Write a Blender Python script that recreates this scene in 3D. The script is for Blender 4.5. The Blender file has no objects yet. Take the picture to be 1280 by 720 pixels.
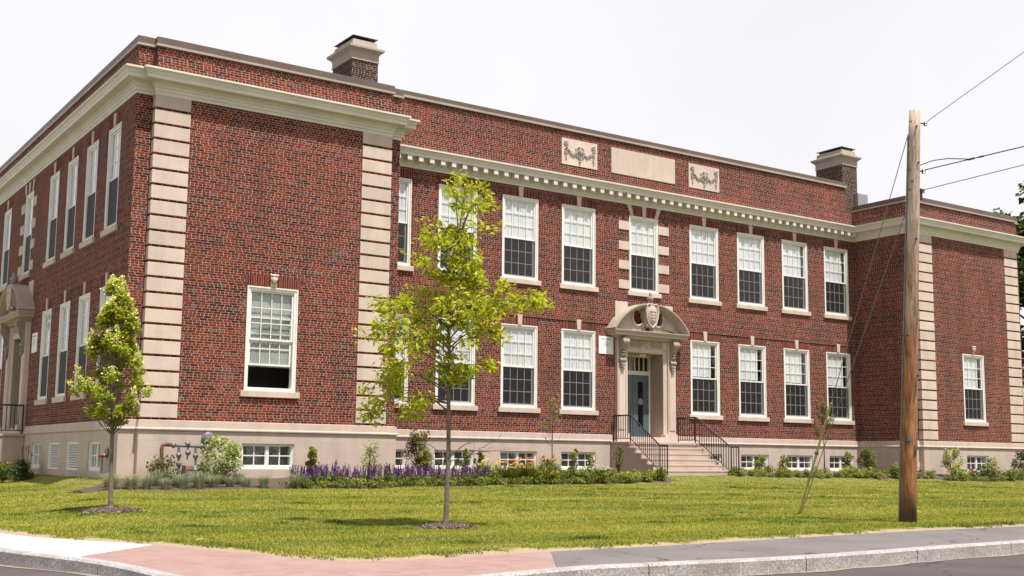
import bpy, math, random
import numpy as np
from mathutils import Vector, Matrix

random.seed(7); rng = np.random.default_rng(7)
R = math.radians
scene = bpy.context.scene
COL = scene.collection

# ------------------------------------------------------------------ camera
CX, CY, CZ = -28.383, -32.9259, -0.9118
YAW, PITCH, ROLL, FPX, PCX, PCY = 0.5986, 0.1258, 0.0102, 1467.92, 640.1, 388.6
cy_, sy_, cp_, sp_ = math.cos(YAW), math.sin(YAW), math.cos(PITCH), math.sin(PITCH)
FW = Vector((sy_*cp_, cy_*cp_, sp_)); R0 = Vector((cy_, -sy_, 0)); U0 = R0.cross(FW)
RT = R0*math.cos(ROLL) + U0*math.sin(ROLL); UP = -R0*math.sin(ROLL) + U0*math.cos(ROLL)
CAM = Vector((CX, CY, CZ))
cam = bpy.data.cameras.new('camera'); camo = bpy.data.objects.new('camera', cam); COL.objects.link(camo)
M = Matrix.Identity(4)
for i in range(3):
    M[i][0], M[i][1], M[i][2], M[i][3] = RT[i], UP[i], -FW[i], CAM[i]
camo.matrix_world = M
cam.sensor_width = 36; cam.lens = FPX/1280*36
cam.shift_x = (640-PCX)/1280; cam.shift_y = (PCY-360)/1280
cam.clip_start = .1; cam.clip_end = 3000
scene.camera = camo

# ------------------------------------------------------------------ sky, sun, exposure
w = bpy.data.worlds.new('World'); scene.world = w; w.use_nodes = True
nt = w.node_tree; nt.nodes.clear()
SUN_DIR = Vector((0.075, -1.0, 2.45)).normalized()
sky = nt.nodes.new('ShaderNodeTexSky'); sky.sky_type = 'NISHITA'; sky.sun_disc = False
sky.sun_elevation = math.asin(SUN_DIR.z); sky.sun_rotation = math.atan2(SUN_DIR.x, SUN_DIR.y)
sky.air_density = 1.0; sky.dust_density = 4.0; sky.ozone_density = 1.0
tc = nt.nodes.new('ShaderNodeTexCoord')
nz = nt.nodes.new('ShaderNodeTexNoise'); nz.inputs['Scale'].default_value = 2.2; nz.inputs['Detail'].default_value = 5
nt.links.new(tc.outputs['Generated'], nz.inputs['Vector'])
cr = nt.nodes.new('ShaderNodeValToRGB')     # thin bright haze cloud, barely varying
cr.color_ramp.elements[0].position = .3; cr.color_ramp.elements[0].color = (10.6, 10.4, 10.9, 1)
cr.color_ramp.elements[1].position = .7; cr.color_ramp.elements[1].color = (12.0, 11.8, 12.15, 1)
nt.links.new(nz.outputs['Fac'], cr.inputs['Fac'])
mx = nt.nodes.new('ShaderNodeMix'); mx.data_type = 'RGBA'
sxyz = nt.nodes.new('ShaderNodeSeparateXYZ'); nt.links.new(tc.outputs['Generated'], sxyz.inputs[0])
mr = nt.nodes.new('ShaderNodeMapRange'); mr.interpolation_type = 'SMOOTHSTEP'       # haze is thick low down, thins overhead
for i_, v_ in enumerate((.36, .66, .96, .12)): mr.inputs[i_+1].default_value = v_
nt.links.new(sxyz.outputs[2], mr.inputs[0]); nt.links.new(mr.outputs[0], mx.inputs[0])
nt.links.new(sky.outputs[0], mx.inputs[6]); nt.links.new(cr.outputs[0], mx.inputs[7])
bg = nt.nodes.new('ShaderNodeBackground'); bg.inputs[1].default_value = .064
nt.links.new(mx.outputs[2], bg.inputs[0])
wo = nt.nodes.new('ShaderNodeOutputWorld'); nt.links.new(bg.outputs[0], wo.inputs[0])
sl = bpy.data.lights.new('sun', 'SUN'); sl.energy = 5.0; sl.angle = R(.6); sl.color = (1, .95, .87)
slo = bpy.data.objects.new('sun', sl); COL.objects.link(slo)
slo.rotation_euler = SUN_DIR.to_track_quat('Z', 'Y').to_euler()
vs = scene.view_settings
vs.view_transform = 'Standard'; vs.look = 'None'; vs.gamma = 1; vs.use_curve_mapping = False
vs.exposure = 0.48
scene.cycles.max_bounces = 6; scene.cycles.transparent_max_bounces = 12
scene.cycles.use_denoising = True

# ------------------------------------------------------------------ helpers
def gz(x, y):
    """height of the lawn"""
    e = max(0., -19.74 - x); d = max(0., -y - 2.9)
    if e > 0: d = max(d, 3.4*max(0., e - .2))
    z = -1.52 - .22*(1 - math.exp(-d/1.2)) - .0185*d
    z += .005*max(-4, min(45, x + 19.7))*max(0., 1 - d/16)
    return max(z, -2.03)
def ray(px, py):
    return FW + RT*((px - PCX)/FPX) - UP*((py - PCY)/FPX)
def gp(px, py):
    d = ray(px, py); t = 8.
    while t < 80:
        p = CAM + d*t
        if p.z < gz(p.x, p.y): return p
        t += .03
    return CAM + d*80
def depth(p): return (p - CAM).dot(FW)
def at(px, py, t): return CAM + ray(px, py)*t

class MB:
    def __init__(s): s.v = []; s.f = []
    def quad(s, a, b, c, d):
        n = len(s.v); s.v += [tuple(a), tuple(b), tuple(c), tuple(d)]; s.f.append((n, n+1, n+2, n+3)); return s
    def box(s, x0, x1, y0, y1, z0, z1):
        n = len(s.v)
        s.v += [(x, y, z) for z in (z0, z1) for y in (y0, y1) for x in (x0, x1)]
        s.f += [tuple(n+i for i in q) for q in ((0,2,3,1),(4,5,7,6),(0,1,5,4),(2,6,7,3),(0,4,6,2),(1,3,7,5))]; return s
    def tube(s, pts, rad, seg=8, cap=True):
        pts = [Vector(p) for p in pts]
        if not hasattr(rad, '__len__'): rad = [rad]*len(pts)
        n0 = len(s.v); prev = None
        for i, p in enumerate(pts):
            t = (pts[min(i+1, len(pts)-1)] - pts[max(i-1, 0)])
            t = t.normalized() if t.length > 1e-9 else Vector((0, 0, 1))
            if prev is None:
                a = Vector((1, 0, 0)) if abs(t.x) < .8 else Vector((0, 1, 0))
                u = t.cross(a).normalized()
            else:
                u = (prev - t*prev.dot(t)); u = u.normalized() if u.length > 1e-6 else t.orthogonal().normalized()
            prev = u; v = t.cross(u)
            for k in range(seg):
                an = 2*math.pi*k/seg
                s.v.append(tuple(p + (u*math.cos(an) + v*math.sin(an))*rad[i]))
        for i in range(len(pts)-1):
            for k in range(seg):
                a = n0+i*seg+k; b = n0+i*seg+(k+1) % seg
                s.f.append((a, b, b+seg, a+seg))
        if cap:
            s.f.append(tuple(n0+k for k in reversed(range(seg))))
            s.f.append(tuple(n0+(len(pts)-1)*seg+k for k in range(seg)))
        return s
    def lathe(s, c, prof, seg=16, axis='z'):
        n0 = len(s.v); c = Vector(c)
        for r, h in prof:
            for k in range(seg):
                an = 2*math.pi*k/seg; a, b = r*math.cos(an), r*math.sin(an)
                o = (a, b, h) if axis == 'z' else ((a, h, b) if axis == 'y' else (h, a, b))
                s.v.append(tuple(c + Vector(o)))
        for i in range(len(prof)-1):
            for k in range(seg):
                a = n0+i*seg+k; b = n0+i*seg+(k+1) % seg
                s.f.append((a, b, b+seg, a+seg))
        s.f.append(tuple(n0+k for k in reversed(range(seg)))); s.f.append(tuple(n0+(len(prof)-1)*seg+k for k in range(seg)))
        return s
    def blob(s, c, r, seg=8, ring=5):
        c = Vector(c); r = Vector(r) if hasattr(r, '__len__') else Vector((r, r, r)); n0 = len(s.v)
        for i in range(ring+1):
            th = math.pi*(i+.02)/(ring+.04)
            for k in range(seg):
                an = 2*math.pi*k/seg
                s.v.append((c.x+r.x*math.sin(th)*math.cos(an), c.y+r.y*math.sin(th)*math.sin(an), c.z+r.z*math.cos(th)))
        for i in range(ring):
            for k in range(seg):
                a = n0+i*seg+k; b = n0+i*seg+(k+1) % seg
                s.f.append((a, a+seg, b+seg, b))
        return s
    def prism(s, poly, y0, y1):
        """poly in x,z (counter-clockwise seen from -y), extruded y0..y1"""
        n = len(s.v); k = len(poly)
        s.v += [(x, y0, z) for x, z in poly] + [(x, y1, z) for x, z in poly]
        s.f.append(tuple(range(n, n+k))); s.f.append(tuple(range(n+2*k-1, n+k-1, -1)))
        for i in range(k):
            j = (i+1) % k; s.f.append((n+i, n+k+i, n+k+j, n+j))
        return s
    def sweep(s, path, prof, closed=False):
        """prof = [(outward offset, z)]; path walked with outside on the right-hand side; mitred"""
        P = [Vector((a, b)) for a, b in path]; n = len(P); rings = []
        for i in range(n):
            def nrm(a, b):
                d = (b-a).normalized(); return Vector((d.y, -d.x))
            if closed or 0 < i < n-1:
                n1 = nrm(P[i-1], P[i]); n2 = nrm(P[i], P[(i+1) % n]); m = n1+n2; m = m/(m.dot(n1)) if abs(m.dot(n1)) > 1e-6 else n1
            else: m = nrm(P[0], P[1]) if i == 0 else nrm(P[n-2], P[n-1])
            rings.append([(P[i].x+m.x*o, P[i].y+m.y*o, z) for o, z in prof])
        k = len(prof)
        for i in range(n if closed else n-1):
            a, b = rings[i], rings[(i+1) % n]
            for j in range(k-1): s.quad(a[j], b[j], b[j+1], a[j+1])
        if not closed and k > 2:
            for r, rev in ((rings[0], False), (rings[-1], True)):
                m = len(s.v); s.v += r; q = tuple(range(m, m+k)); s.f.append(q[::-1] if rev else q)
        return s
    def build(s, name, mat, parent=None, smooth=False, loc=None, bevel=0):
        me = bpy.data.meshes.new(name); me.from_pydata(s.v, [], s.f); me.validate(); me.materials.append(mat)
        if smooth: me.polygons.foreach_set('use_smooth', [True]*len(me.polygons))
        me.update()
        o = bpy.data.objects.new(name, me); COL.objects.link(o)
        if parent: o.parent = parent
        if loc: o.location = loc
        if bevel:
            b = o.modifiers.new('bevel', 'BEVEL'); b.width = bevel; b.segments = 2; b.limit_method = 'ANGLE'
        return o

def tag(o, label, cat, group=None):
    o['label'] = label; o['category'] = cat
    if group: o['group'] = group
    return o
def empty(name, loc=(0, 0, 0), rz=0, parent=None):
    o = bpy.data.objects.new(name, None); COL.objects.link(o); o.location = loc; o.rotation_euler = (0, 0, rz)
    o.empty_display_size = .2
    if parent: o.parent = parent
    return o
def struct(o, kind='structure'): o['kind'] = kind; return o
def copy_tree(o, parent=None):
    c = o.copy(); COL.objects.link(c)
    if parent: c.parent = parent
    for ch in o.children: copy_tree(ch, c)
    return c

# ------------------------------------------------------------------ materials
class NT:
    def __init__(s, name):
        s.m = bpy.data.materials.new(name); s.m.use_nodes = True; s.t = s.m.node_tree; s.t.nodes.clear()
        s.out = s.n('OutputMaterial'); s.b = s.n('BsdfPrincipled'); s.l(s.b.outputs[0], s.out.inputs[0])
    def n(s, t, **k):
        x = s.t.nodes.new('ShaderNode'+t)
        for a, b in k.items(): setattr(x, a, b)
        return x
    def l(s, a, b): s.t.links.new(a, b)
    def val(s, sock, v):
        if hasattr(v, 'is_output') or isinstance(v, bpy.types.NodeSocket): s.l(v, sock)
        else: sock.default_value = v
    def math(s, op, a, b=0., c=None):
        x = s.n('Math', operation=op); s.val(x.inputs[0], a); s.val(x.inputs[1], b)
        if c is not None: s.val(x.inputs[2], c)
        return x.outputs[0]
    def mix(s, f, a, b, mode='MIX'):
        x = s.n('Mix', data_type='RGBA', blend_type=mode); s.val(x.inputs[0], f); s.val(x.inputs[6], a); s.val(x.inputs[7], b); return x.outputs[2]
    def noise(s, scale, detail=3, vec=None, rough=.55, dist=0):
        x = s.n('TexNoise'); x.inputs['Scale'].default_value = scale; x.inputs['Detail'].default_value = detail
        x.inputs['Roughness'].default_value = rough; x.inputs['Distortion'].default_value = dist
        s.l(vec if vec else s.pos(), x.inputs['Vector']); return x.outputs['Fac']
    def pos(s):
        if not hasattr(s, '_p'): s._p = s.n('NewGeometry')
        return s._p.outputs['Position']
    def nor(s): s.pos(); return s._p.outputs['Normal']
    def ramp(s, f, stops, const=False):
        x = s.n('ValToRGB'); e = x.color_ramp
        if const: e.interpolation = 'CONSTANT'
        while len(e.elements) < len(stops): e.elements.new(.5)
        for el, (p, c) in zip(e.elements, stops): el.position = p; el.color = (*c, 1) if len(c) == 3 else c
        s.l(f, x.inputs[0]); return x.outputs[0]
    def rng(s, f, a, b, c, d):
        x = s.n('MapRange'); s.val(x.inputs[0], f)
        for i, v in enumerate((a, b, c, d)): x.inputs[i+1].default_value = v
        return x.outputs[0]
    def bump(s, h, st=.3, d=.01):
        x = s.n('Bump'); x.inputs['Strength'].default_value = st; x.inputs['Distance'].default_value = d
        s.l(h, x.inputs['Height']); s.l(x.outputs[0], s.b.inputs['Normal'])
    def col(s, c): s.val(s.b.inputs['Base Color'], c if not isinstance(c, tuple) else (*c, 1))
    def rough(s, v): s.val(s.b.inputs['Roughness'], v)
    def attr(s, name):
        x = s.n('Attribute', attribute_name=name); return x
def c4(c): return (*c, 1)
def plain(name, c, rough=.6, var=.12, scale=6., metal=0., bump=0., c2=None):
    m = NT(name); f = m.noise(scale, 4)
    if c2 is None: c2 = tuple(v*(1-2.2*var) for v in c)
    m.col(m.ramp(f, [(.32, c2), (.68, c)])); m.rough(rough); m.b.inputs['Metallic'].default_value = metal
    if bump: m.bump(m.noise(scale*12, 3), bump, .01)
    return m.m

def brick_mat(name, soldier=False, dark=False):
    m = NT(name); p = m.n('SeparateXYZ'); m.l(m.pos(), p.inputs[0]); q = m.n('SeparateXYZ'); m.l(m.nor(), q.inputs[0])
    ay = m.math('ABSOLUTE', q.outputs[1]); isx = m.math('GREATER_THAN', ay, .5)
    u = m.math('ADD', m.math('MULTIPLY', p.outputs[0], isx), m.math('MULTIPLY', p.outputs[1], m.math('SUBTRACT', 1., isx)))
    u = m.math('ADD', u, 200.); z = m.math('ADD', p.outputs[2], 67.7)
    H, L = .0677, .2165
    if soldier:
        row = m.math('FLOOR', m.math('DIVIDE', u, H)); fz = m.math('FRACT', m.math('DIVIDE', u, H)); fu = None; colid = 0.
    else:
        row = m.math('FLOOR', m.math('DIVIDE', z, H)); fz = m.math('FRACT', m.math('DIVIDE', z, H))
        off = m.math('MULTIPLY', m.math('MODULO', row, 2.), .5)
        rj = m.n('TexWhiteNoise', noise_dimensions='1D'); m.l(row, rj.inputs['W'])
        off = m.math('ADD', off, m.math('MULTIPLY', rj.outputs[0], .3))
        hd = m.math('LESS_THAN', m.math('MODULO', m.math('ADD', row, .5), 3.), 1.)      # every third course is laid as headers
        uu = m.math('MULTIPLY', m.math('ADD', m.math('DIVIDE', u, L), off), m.math('ADD', 1., hd))
        colid = m.math('FLOOR', uu); fu = m.math('FRACT', uu)
    cv = m.n('CombineXYZ'); m.val(cv.inputs[0], row); m.val(cv.inputs[1], colid); m.val(cv.inputs[2], isx)
    wn = m.n('TexWhiteNoise', noise_dimensions='3D'); m.l(cv.outputs[0], wn.inputs['Vector'])
    jit = m.math('MULTIPLY', m.math('SUBTRACT', m.noise(28., 2), .5), .12)
    def edge(f, wd):   # 1 in the joint
        a = m.math('ABSOLUTE', m.math('SUBTRACT', f, .5)); a = m.math('ADD', a, jit)
        if not isinstance(wd, float):
            x = m.n('MapRange'); m.l(a, x.inputs[0]); m.l(m.math('MULTIPLY_ADD', wd, -1.25, .5), x.inputs[1]); m.l(m.math('MULTIPLY_ADD', wd, -.55, .5), x.inputs[2]); return x.outputs[0]
        return m.rng(a, .5-wd*1.25, .5-wd*.55, 0, 1)
    jm = edge(fz, .066)
    if fu is not None: jm = m.math('MAXIMUM', jm, edge(fu, m.math('MULTIPLY', m.math('ADD', 1., hd), .037)))
    if dark:
        st = [(0, (.065,.03,.028)), (.3, (.035,.022,.022)), (.6, (.09,.036,.03)), (.8, (.024,.018,.02))]
    else:
        st = [(0, (.185,.026,.014)), (.2, (.120,.019,.0125)), (.36, (.225,.039,.017)), (.52, (.088,.0175,.0135)), (.68, (.155,.0235,.0135)), (.84, (.075,.016,.012)), (.95, (.046,.0155,.0135))]
    bc = m.ramp(wn.outputs[0], st, True)
    if not soldier and not dark:
        hc = m.ramp(wn.outputs[0], [(0, (.175,.021,.011)), (.44, (.095,.048,.038)), (.60, (.068,.028,.022)), (.74, (.13,.022,.0135)), (.91, (.125,.084,.07))], True)
        bc = m.mix(hd, bc, hc)
    big = m.rng(m.noise(.55, 4), .3, .7, .74, 1.18)
    fine = m.rng(m.noise(55., 3), .3, .7, .8, 1.2)
    vv = m.n('CombineXYZ'); t = m.math('MULTIPLY', big, fine)
    for i in range(3): m.l(t, vv.inputs[i])
    bc = m.mix(1., bc, vv.outputs[0], 'MULTIPLY')
    mo = m.ramp(m.noise(9., 4), [(.3, (.28,.23,.19)), (.7, (.46,.395,.335))])
    mp = m.n('Mapping'); mp.inputs['Scale'].default_value = (2.2, 2.2, .28); m.l(m.pos(), mp.inputs[0])
    wx = m.rng(m.noise(1., 6, mp.outputs[0], .65), .48, .72, 0, .42)      # soot and rain staining
    fin = m.mix(wx, m.mix(jm, bc, mo), c4((.055,.03,.026)))
    ef = m.math('MULTIPLY', m.rng(m.noise(.8, 6, rough=.7), .6, .75, 0, .22), 1.)
    m.col(m.mix(ef, fin, c4((.36,.26,.22)))); m.rough(.9); m.b.inputs['Specular IOR Level'].default_value = .12
    m.bump(m.math('SUBTRACT', m.math('MULTIPLY', m.noise(70., 2), .35), jm), .6, .008)
    return m.m
def stone_mat(name, c=(.60,.49,.425), joints=0.):
    m = NT(name); a = m.noise(1.7, 6, rough=.65); b = m.noise(40., 3)
    k = tuple(v*.86 for v in c)
    col = m.ramp(a, [(.28, k), (.62, c)])
    col = m.mix(m.rng(b, .35, .65, 0, .10), col, c4(tuple(v*.62 for v in c)))
    if joints:
        p = m.n('SeparateXYZ'); m.l(m.pos(), p.inputs[0])
        sx = m.math('ADD', p.outputs[0], m.math('MULTIPLY', p.outputs[1], 1.0))
        fr = m.math('FRACT', m.math('ADD', m.math('DIVIDE', sx, joints), 50.3)); ln = m.math('LESS_THAN', fr, .008/joints)
        fz = m.math('ABSOLUTE', m.math('ADD', p.outputs[2], .52)); ln = m.math('MAXIMUM', ln, m.math('LESS_THAN', fz, .005))
        col = m.mix(m.math('MULTIPLY', ln, .35), col, c4(tuple(v*.5 for v in c)))
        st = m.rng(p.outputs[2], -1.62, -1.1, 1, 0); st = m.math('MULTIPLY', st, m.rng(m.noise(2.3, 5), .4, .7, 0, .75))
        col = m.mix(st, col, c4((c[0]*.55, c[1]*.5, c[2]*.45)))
    oi = m.n('ObjectInfo'); v = m.rng(oi.outputs['Random'], 0, 1, .93, 1.05)
    mp = m.n('Mapping'); mp.inputs['Scale'].default_value = (2.6, 2.6, .45); m.l(m.pos(), mp.inputs[0])
    v = m.math('MULTIPLY', v, m.rng(m.noise(1., 2, mp.outputs[0]), .42, .75, 1.02, .90))     # rain streaks
    cv = m.n('CombineXYZ')
    for i in range(3): m.l(v, cv.inputs[i])
    col = m.mix(1., col, cv.outputs[0], 'MULTIPLY')
    m.col(col); m.rough(.88); m.b.inputs['Specular IOR Level'].default_value = .2; m.bump(m.noise(60., 4), .25, .006)
    return m.m
def glass_mat(name, tint=(.97,.98,.975)):
    m = NT(name); m.t.nodes.remove(m.b)
    g_ = m.n('NewGeometry'); dt = m.n('VectorMath', operation='DOT_PRODUCT'); m.l(g_.outputs['Incoming'], dt.inputs[0]); m.l(g_.outputs['Normal'], dt.inputs[1])
    fz_ = m.math('POWER', m.math('SUBTRACT', 1., m.math('ABSOLUTE', dt.outputs['Value'])), 5.)      # Schlick, the same from both sides
    fr_ = m.math('ADD', .05, m.math('MULTIPLY', fz_, .95))
    tr = m.n('BsdfTransparent'); tr.inputs[0].default_value = c4(tint); gl = m.n('BsdfGlossy'); gl.inputs['Roughness'].default_value = .015
    mi = m.n('MixShader'); m.l(m.math('MINIMUM', m.math('MULTIPLY', fr_, 1.7), 1.), mi.inputs[0]); m.l(tr.outputs[0], mi.inputs[1]); m.l(gl.outputs[0], mi.inputs[2])
    # slightly wavy old glass
    b = m.n('Bump'); b.inputs['Strength'].default_value = .04; b.inputs['Distance'].default_value = .05; m.l(m.noise(1.6, 2), b.inputs['Height']); m.l(b.outputs[0], gl.inputs['Normal'])
    m.l(mi.outputs[0], m.out.inputs[0]); return m.m
def screen_mat(name, c=(.028,.024,.029), op=.5):
    m = NT(name); m.col(c); m.rough(.7)
    tr = m.n('BsdfTransparent'); mi = m.n('MixShader'); mi.inputs[0].default_value = op
    m.l(tr.outputs[0], mi.inputs[1]); m.l(m.b.outputs[0], mi.inputs[2]); m.l(mi.outputs[0], m.out.inputs[0]); return m.m
def leaf_mat(name, stops, trans=.35, rough=.55):
    m = NT(name); a = m.attr('tint'); c = m.ramp(a.outputs['Fac'], stops)
    c = m.mix(m.rng(m.noise(1.3, 2), .3, .7, 0, .35), c, m.mix(1., c, c4((.75,.8,.6)), 'MULTIPLY'))
    m.col(c); m.rough(rough); m.b.inputs['Specular IOR Level'].default_value = .3
    tl = m.n('BsdfTranslucent'); m.l(m.mix(1., c, c4((1.1,1.15,.6)), 'MULTIPLY'), tl.inputs[0])
    mi = m.n('MixShader'); mi.inputs[0].default_value = trans; m.l(m.b.outputs[0], mi.inputs[1]); m.l(tl.outputs[0], mi.inputs[2]); m.l(mi.outputs[0], m.out.inputs[0])
    return m.m

BRICK = brick_mat('red_brick'); SOLDIER = brick_mat('soldier_brick', soldier=True); DBRICK = brick_mat('chimney_brick', dark=True)
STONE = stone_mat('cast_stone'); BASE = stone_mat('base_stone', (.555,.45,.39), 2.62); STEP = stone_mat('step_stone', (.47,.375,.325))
AGED = stone_mat('aged_stone', (.43,.36,.305)); CARVE = stone_mat('carved_stone', (.33,.28,.235))
CREAM = plain('cream_paint', (.665,.625,.56), .5, .05, 1.5)
WHITE = plain('white_paint', (.76,.75,.72), .45, .03, 3.)
CAPM = plain('brown_metal_coping', (.14,.095,.08), .5, .1, .8)
GLASS = glass_mat('window_glass'); SCREEN = screen_mat('insect_screen')
DARK = plain('dark_interior', (.03,.028,.027), .9, .1, 2.)
INT = plain('interior_wall', (.10,.095,.085), .9, .1, .5)
BLACK = plain('black_railing_paint', (.018,.017,.018), .4, .1, 8.)
BLUE = plain('blue_door_paint', (.085,.125,.142), .45, .08, 3.)
def blind_mat():
    m = NT('white_curtain'); p = m.n('SeparateXYZ'); m.l(m.pos(), p.inputs[0])
    s_ = m.math('ADD', p.outputs[0], p.outputs[1])
    cv = m.n('CombineXYZ'); m.l(m.math('MULTIPLY', s_, 11.), cv.inputs[0]); m.l(m.math('MULTIPLY', p.outputs[2], .6), cv.inputs[1])
    f = m.noise(1., 2, cv.outputs[0]); m.col(m.ramp(f, [(.3, (.58,.60,.64)), (.6, (.75,.76,.79))])); m.rough(.8); return m.m
CURTAIN = blind_mat()

# ------------------------------------------------------------------ the school
school = tag(empty('school_building'), 'two storey red brick school with cream cornice, stone quoins and arched stone doorway', 'school')
D, SD, B, QO, QI, QW, A = 2.894, .203, 19.736, 19.31, 12.27, .96, 11.876
BACK = 21.55; YC = 9.43
W0, W1, L0, L1 = 5.261, 8.147, .835, 3.675
HW = 8.53
path = [(-B, BACK), (-B, -D+SD), (-QO+.02, -D+SD), (-QO+.02, -D), (-QI-.02, -D), (-QI-.02, -D+SD), (-A, -D+SD), (-A, 0),
        (A, 0), (A, -D+SD), (QI+.02, -D+SD), (QI+.02, -D), (QO-.02, -D), (QO-.02, -D+SD), (B, -D+SD), (B, BACK)]
S = [3.062, 5.609, 8.159, 10.702]; WW = 1.513
holes = {}   # segment index -> list of (u0,u1,z0,z1) along x or y
main = []
for s_ in S:
    for sg in (-1, 1):
        main += [(sg*s_-WW/2, sg*s_+WW/2, W0, W1), (sg*s_-WW/2, sg*s_+WW/2, L0, L1)]
main += [(-.705, .705, 5.289, 8.128), (-.95, .95, -.3, 3.05)]
LWX, LWW = 15.83, 1.483
side = []; SY = [YC + k for k in (-10.25, -8.01, -5.81, -3.54, 0, 3.54, 5.81, 8.01, 10.25)]
SW = 1.19
for y in SY:
    side.append((y-SW/2, y+SW/2, 5.21, 8.06))
    if abs(y-YC) > .1: side.append((y-SW/2, y+SW/2, .80, 3.636))
side.append((YC-.95, YC+.95, -.3, 3.05))
holes = {0: side, 3: [(-LWX-LWW/2, -LWX+LWW/2, .8485, 3.697)], 7: main, 11: [(LWX-LWW/2, LWX+LWW/2, .8485, 3.697)]}
bw = 1.52
bmain = [(sg*(s_+.02)-bw/2, sg*(s_+.02)+bw/2, -1.24, -.63) for s_ in S for sg in (-1, 1)] + [(-.95, .95, -.3, .3)]
bside = [(y+.2-.62, y+.2+.62, -1.33, -.55) for y in SY if y < YC-3] + [(YC-.95, YC+.95, -.3, .3)]
bholes = {0: bside, 3: [(-LWX-.75, -LWX+.75, -1.24, -.56)], 7: bmain, 11: [(LWX-.75, LWX+.75, -1.24, -.56)]}

def walls(mb, path, z0, z1, holes, depth, off=0., closed=True):
    P = [Vector(p) for p in path]; n = len(P)
    def nrm(a, b): d = (b-a).normalized(); return Vector((d.y, -d.x))
    Q = []
    for i in range(n):
        n1 = nrm(P[i-1], P[i]); n2 = nrm(P[i], P[(i+1) % n]); m = n1+n2; Q.append(P[i] + m/(m.dot(n1))*off)
    for i in range(n):
        a, b = Q[i], Q[(i+1) % n]; nn = nrm(a, b); ax = 0 if abs((b-a).x) > abs((b-a).y) else 1
        hs = [(max(h[2], z0), min(h[3], z1), h[0], h[1]) for h in holes.get(i, []) if h[3] > z0 and h[2] < z1]
        def pt(u, z, dd=0.):
            v = [0, 0]; v[ax] = u; v[1-ax] = a[1-ax]
            return (v[0]-nn.x*dd, v[1]-nn.y*dd, z)
        lo, hi = min(a[ax], b[ax]), max(a[ax], b[ax]); sgn = (b[ax] > a[ax])
        us = sorted({lo, hi, *[h[2] for h in hs], *[h[3] for h in hs]}); zs = sorted({z0, z1, *[h[0] for h in hs], *[h[1] for h in hs]})
        for u0, u1 in zip(us, us[1:]):
            for c0, c1 in zip(zs, zs[1:]):
                um, zm = (u0+u1)/2, (c0+c1)/2
                if any(h[2] < um < h[3] and h[0] < zm < h[1] for h in hs): continue
                q = [pt(u0, c0), pt(u1, c0), pt(u1, c1), pt(u0, c1)]
                mb.quad(*(q if sgn else q[::-1]))
        for h in hs:
            c0, c1, u0, u1 = h
            ed = [((u0, c0), (u1, c0)), ((u1, c0), (u1, c1)), ((u1, c1), (u0, c1)), ((u0, c1), (u0, c0))]
            for (ua, za), (ub, zb) in ed:
                if za == zb and (za in (z0, z1)): continue
                q = [pt(ua, za, depth), pt(ub, zb, depth), pt(ub, zb), pt(ua, za)]
                mb.quad(*(q if sgn else q[::-1]))
walls_mb = MB(); walls(walls_mb, path, 0., 9.86, holes, .32)
walls_mb.build('wall', BRICK, school)
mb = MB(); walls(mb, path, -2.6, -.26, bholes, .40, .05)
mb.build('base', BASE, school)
# water table moulding (broken at the two doors)
WT = [(.05, -.265), (.075, -.265), (.10, -.245), (.10, -.215), (.07, -.19), (.06, -.01), (.0, .004)]
mb = MB()
pa = path[:]
pl = [(-B, BACK), (-B, YC+1.42)]; mb.sweep(pl, WT)
pl = [(-B, YC-1.42)] + path[1:8] + [(-1.42, 0)]; mb.sweep(pl, WT)
pl = [(1.42, 0)] + path[8:] ; mb.sweep(pl, WT)
mb.build('water_table', BASE, school)
# cornice
CP = [(0, 8.525), (.03, 8.525), (.03, 8.60), (.045, 8.61), (.06, 8.615), (.06, 8.69), (.075, 8.70), (.09, 8.705), (.09, 8.78), (.13, 8.80), (.14, 8.865),
      (.30, 8.872), (.30, 8.86), (.335, 8.86), (.335, 8.955), (.345, 8.965), (.355, 8.975), (.36, 9.0), (.375, 9.035), (.40, 9.06), (.425, 9.075), (.43, 9.08), (.43, 9.13), (0., 9.175)]
mb = MB(); mb.sweep(path, CP, closed=True); mb.build('cornice', CREAM, school)
proto = MB().box(-.085, .085, -.322, -.05, 8.70, 8.868).build('modillion', CREAM, school, bevel=.008)
xs = [-10.21 + .42*k for k in range(-3, 53)]
for i, x in enumerate(xs):
    o = proto if i == 0 else proto.copy()
    if i: COL.objects.link(o)
    o.location = (x, 0, 0)
# belt course of dark brick above the ground floor
mb = MB(); mb.sweep([(-A, 0), (A, 0)], [(0, 3.985), (.03, 3.985), (.03, 4.052), (0, 4.06)]); mb.build('belt_course', BRICK, school)
# raised parapet of the middle
mb = MB()
mb.box(-11.4, 11.4, .004, .42, 9.86, 10.88)
mb.build('parapet_wall', BRICK, school)
CAPP = [(-.38, 9.84), (.0, 9.84), (.05, 9.84), (.055, 10.075), (.03, 10.09), (-.40, 10.10), (-.40, 9.84)]
mb = MB(); mb.sweep(path[:8], CAPP); mb.sweep(path[8:], CAPP)
mb.sweep([(B, BACK), (-B, BACK)], CAPP)
mb.build('coping', CAPM, school)
mb = MB(); mb.sweep([(-11.4, .3), (-11.4, 0), (11.4, 0), (11.4, .3)], [(-.42, 10.86), (.05, 10.86), (.055, 11.07), (.03, 11.085), (-.44, 11.095), (-.44, 10.86)])
mb.build('coping', CAPM, school)
TRIM = plain('coping_trim_metal', (.36,.30,.24), .5, .1, .8)
TP = [(.05, 9.832), (.068, 9.832), (.064, 9.895), (.05, 9.90)]
for pp in (path[:8], path[8:]): MB().sweep(pp, TP).build('coping_trim', TRIM, school)
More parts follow.
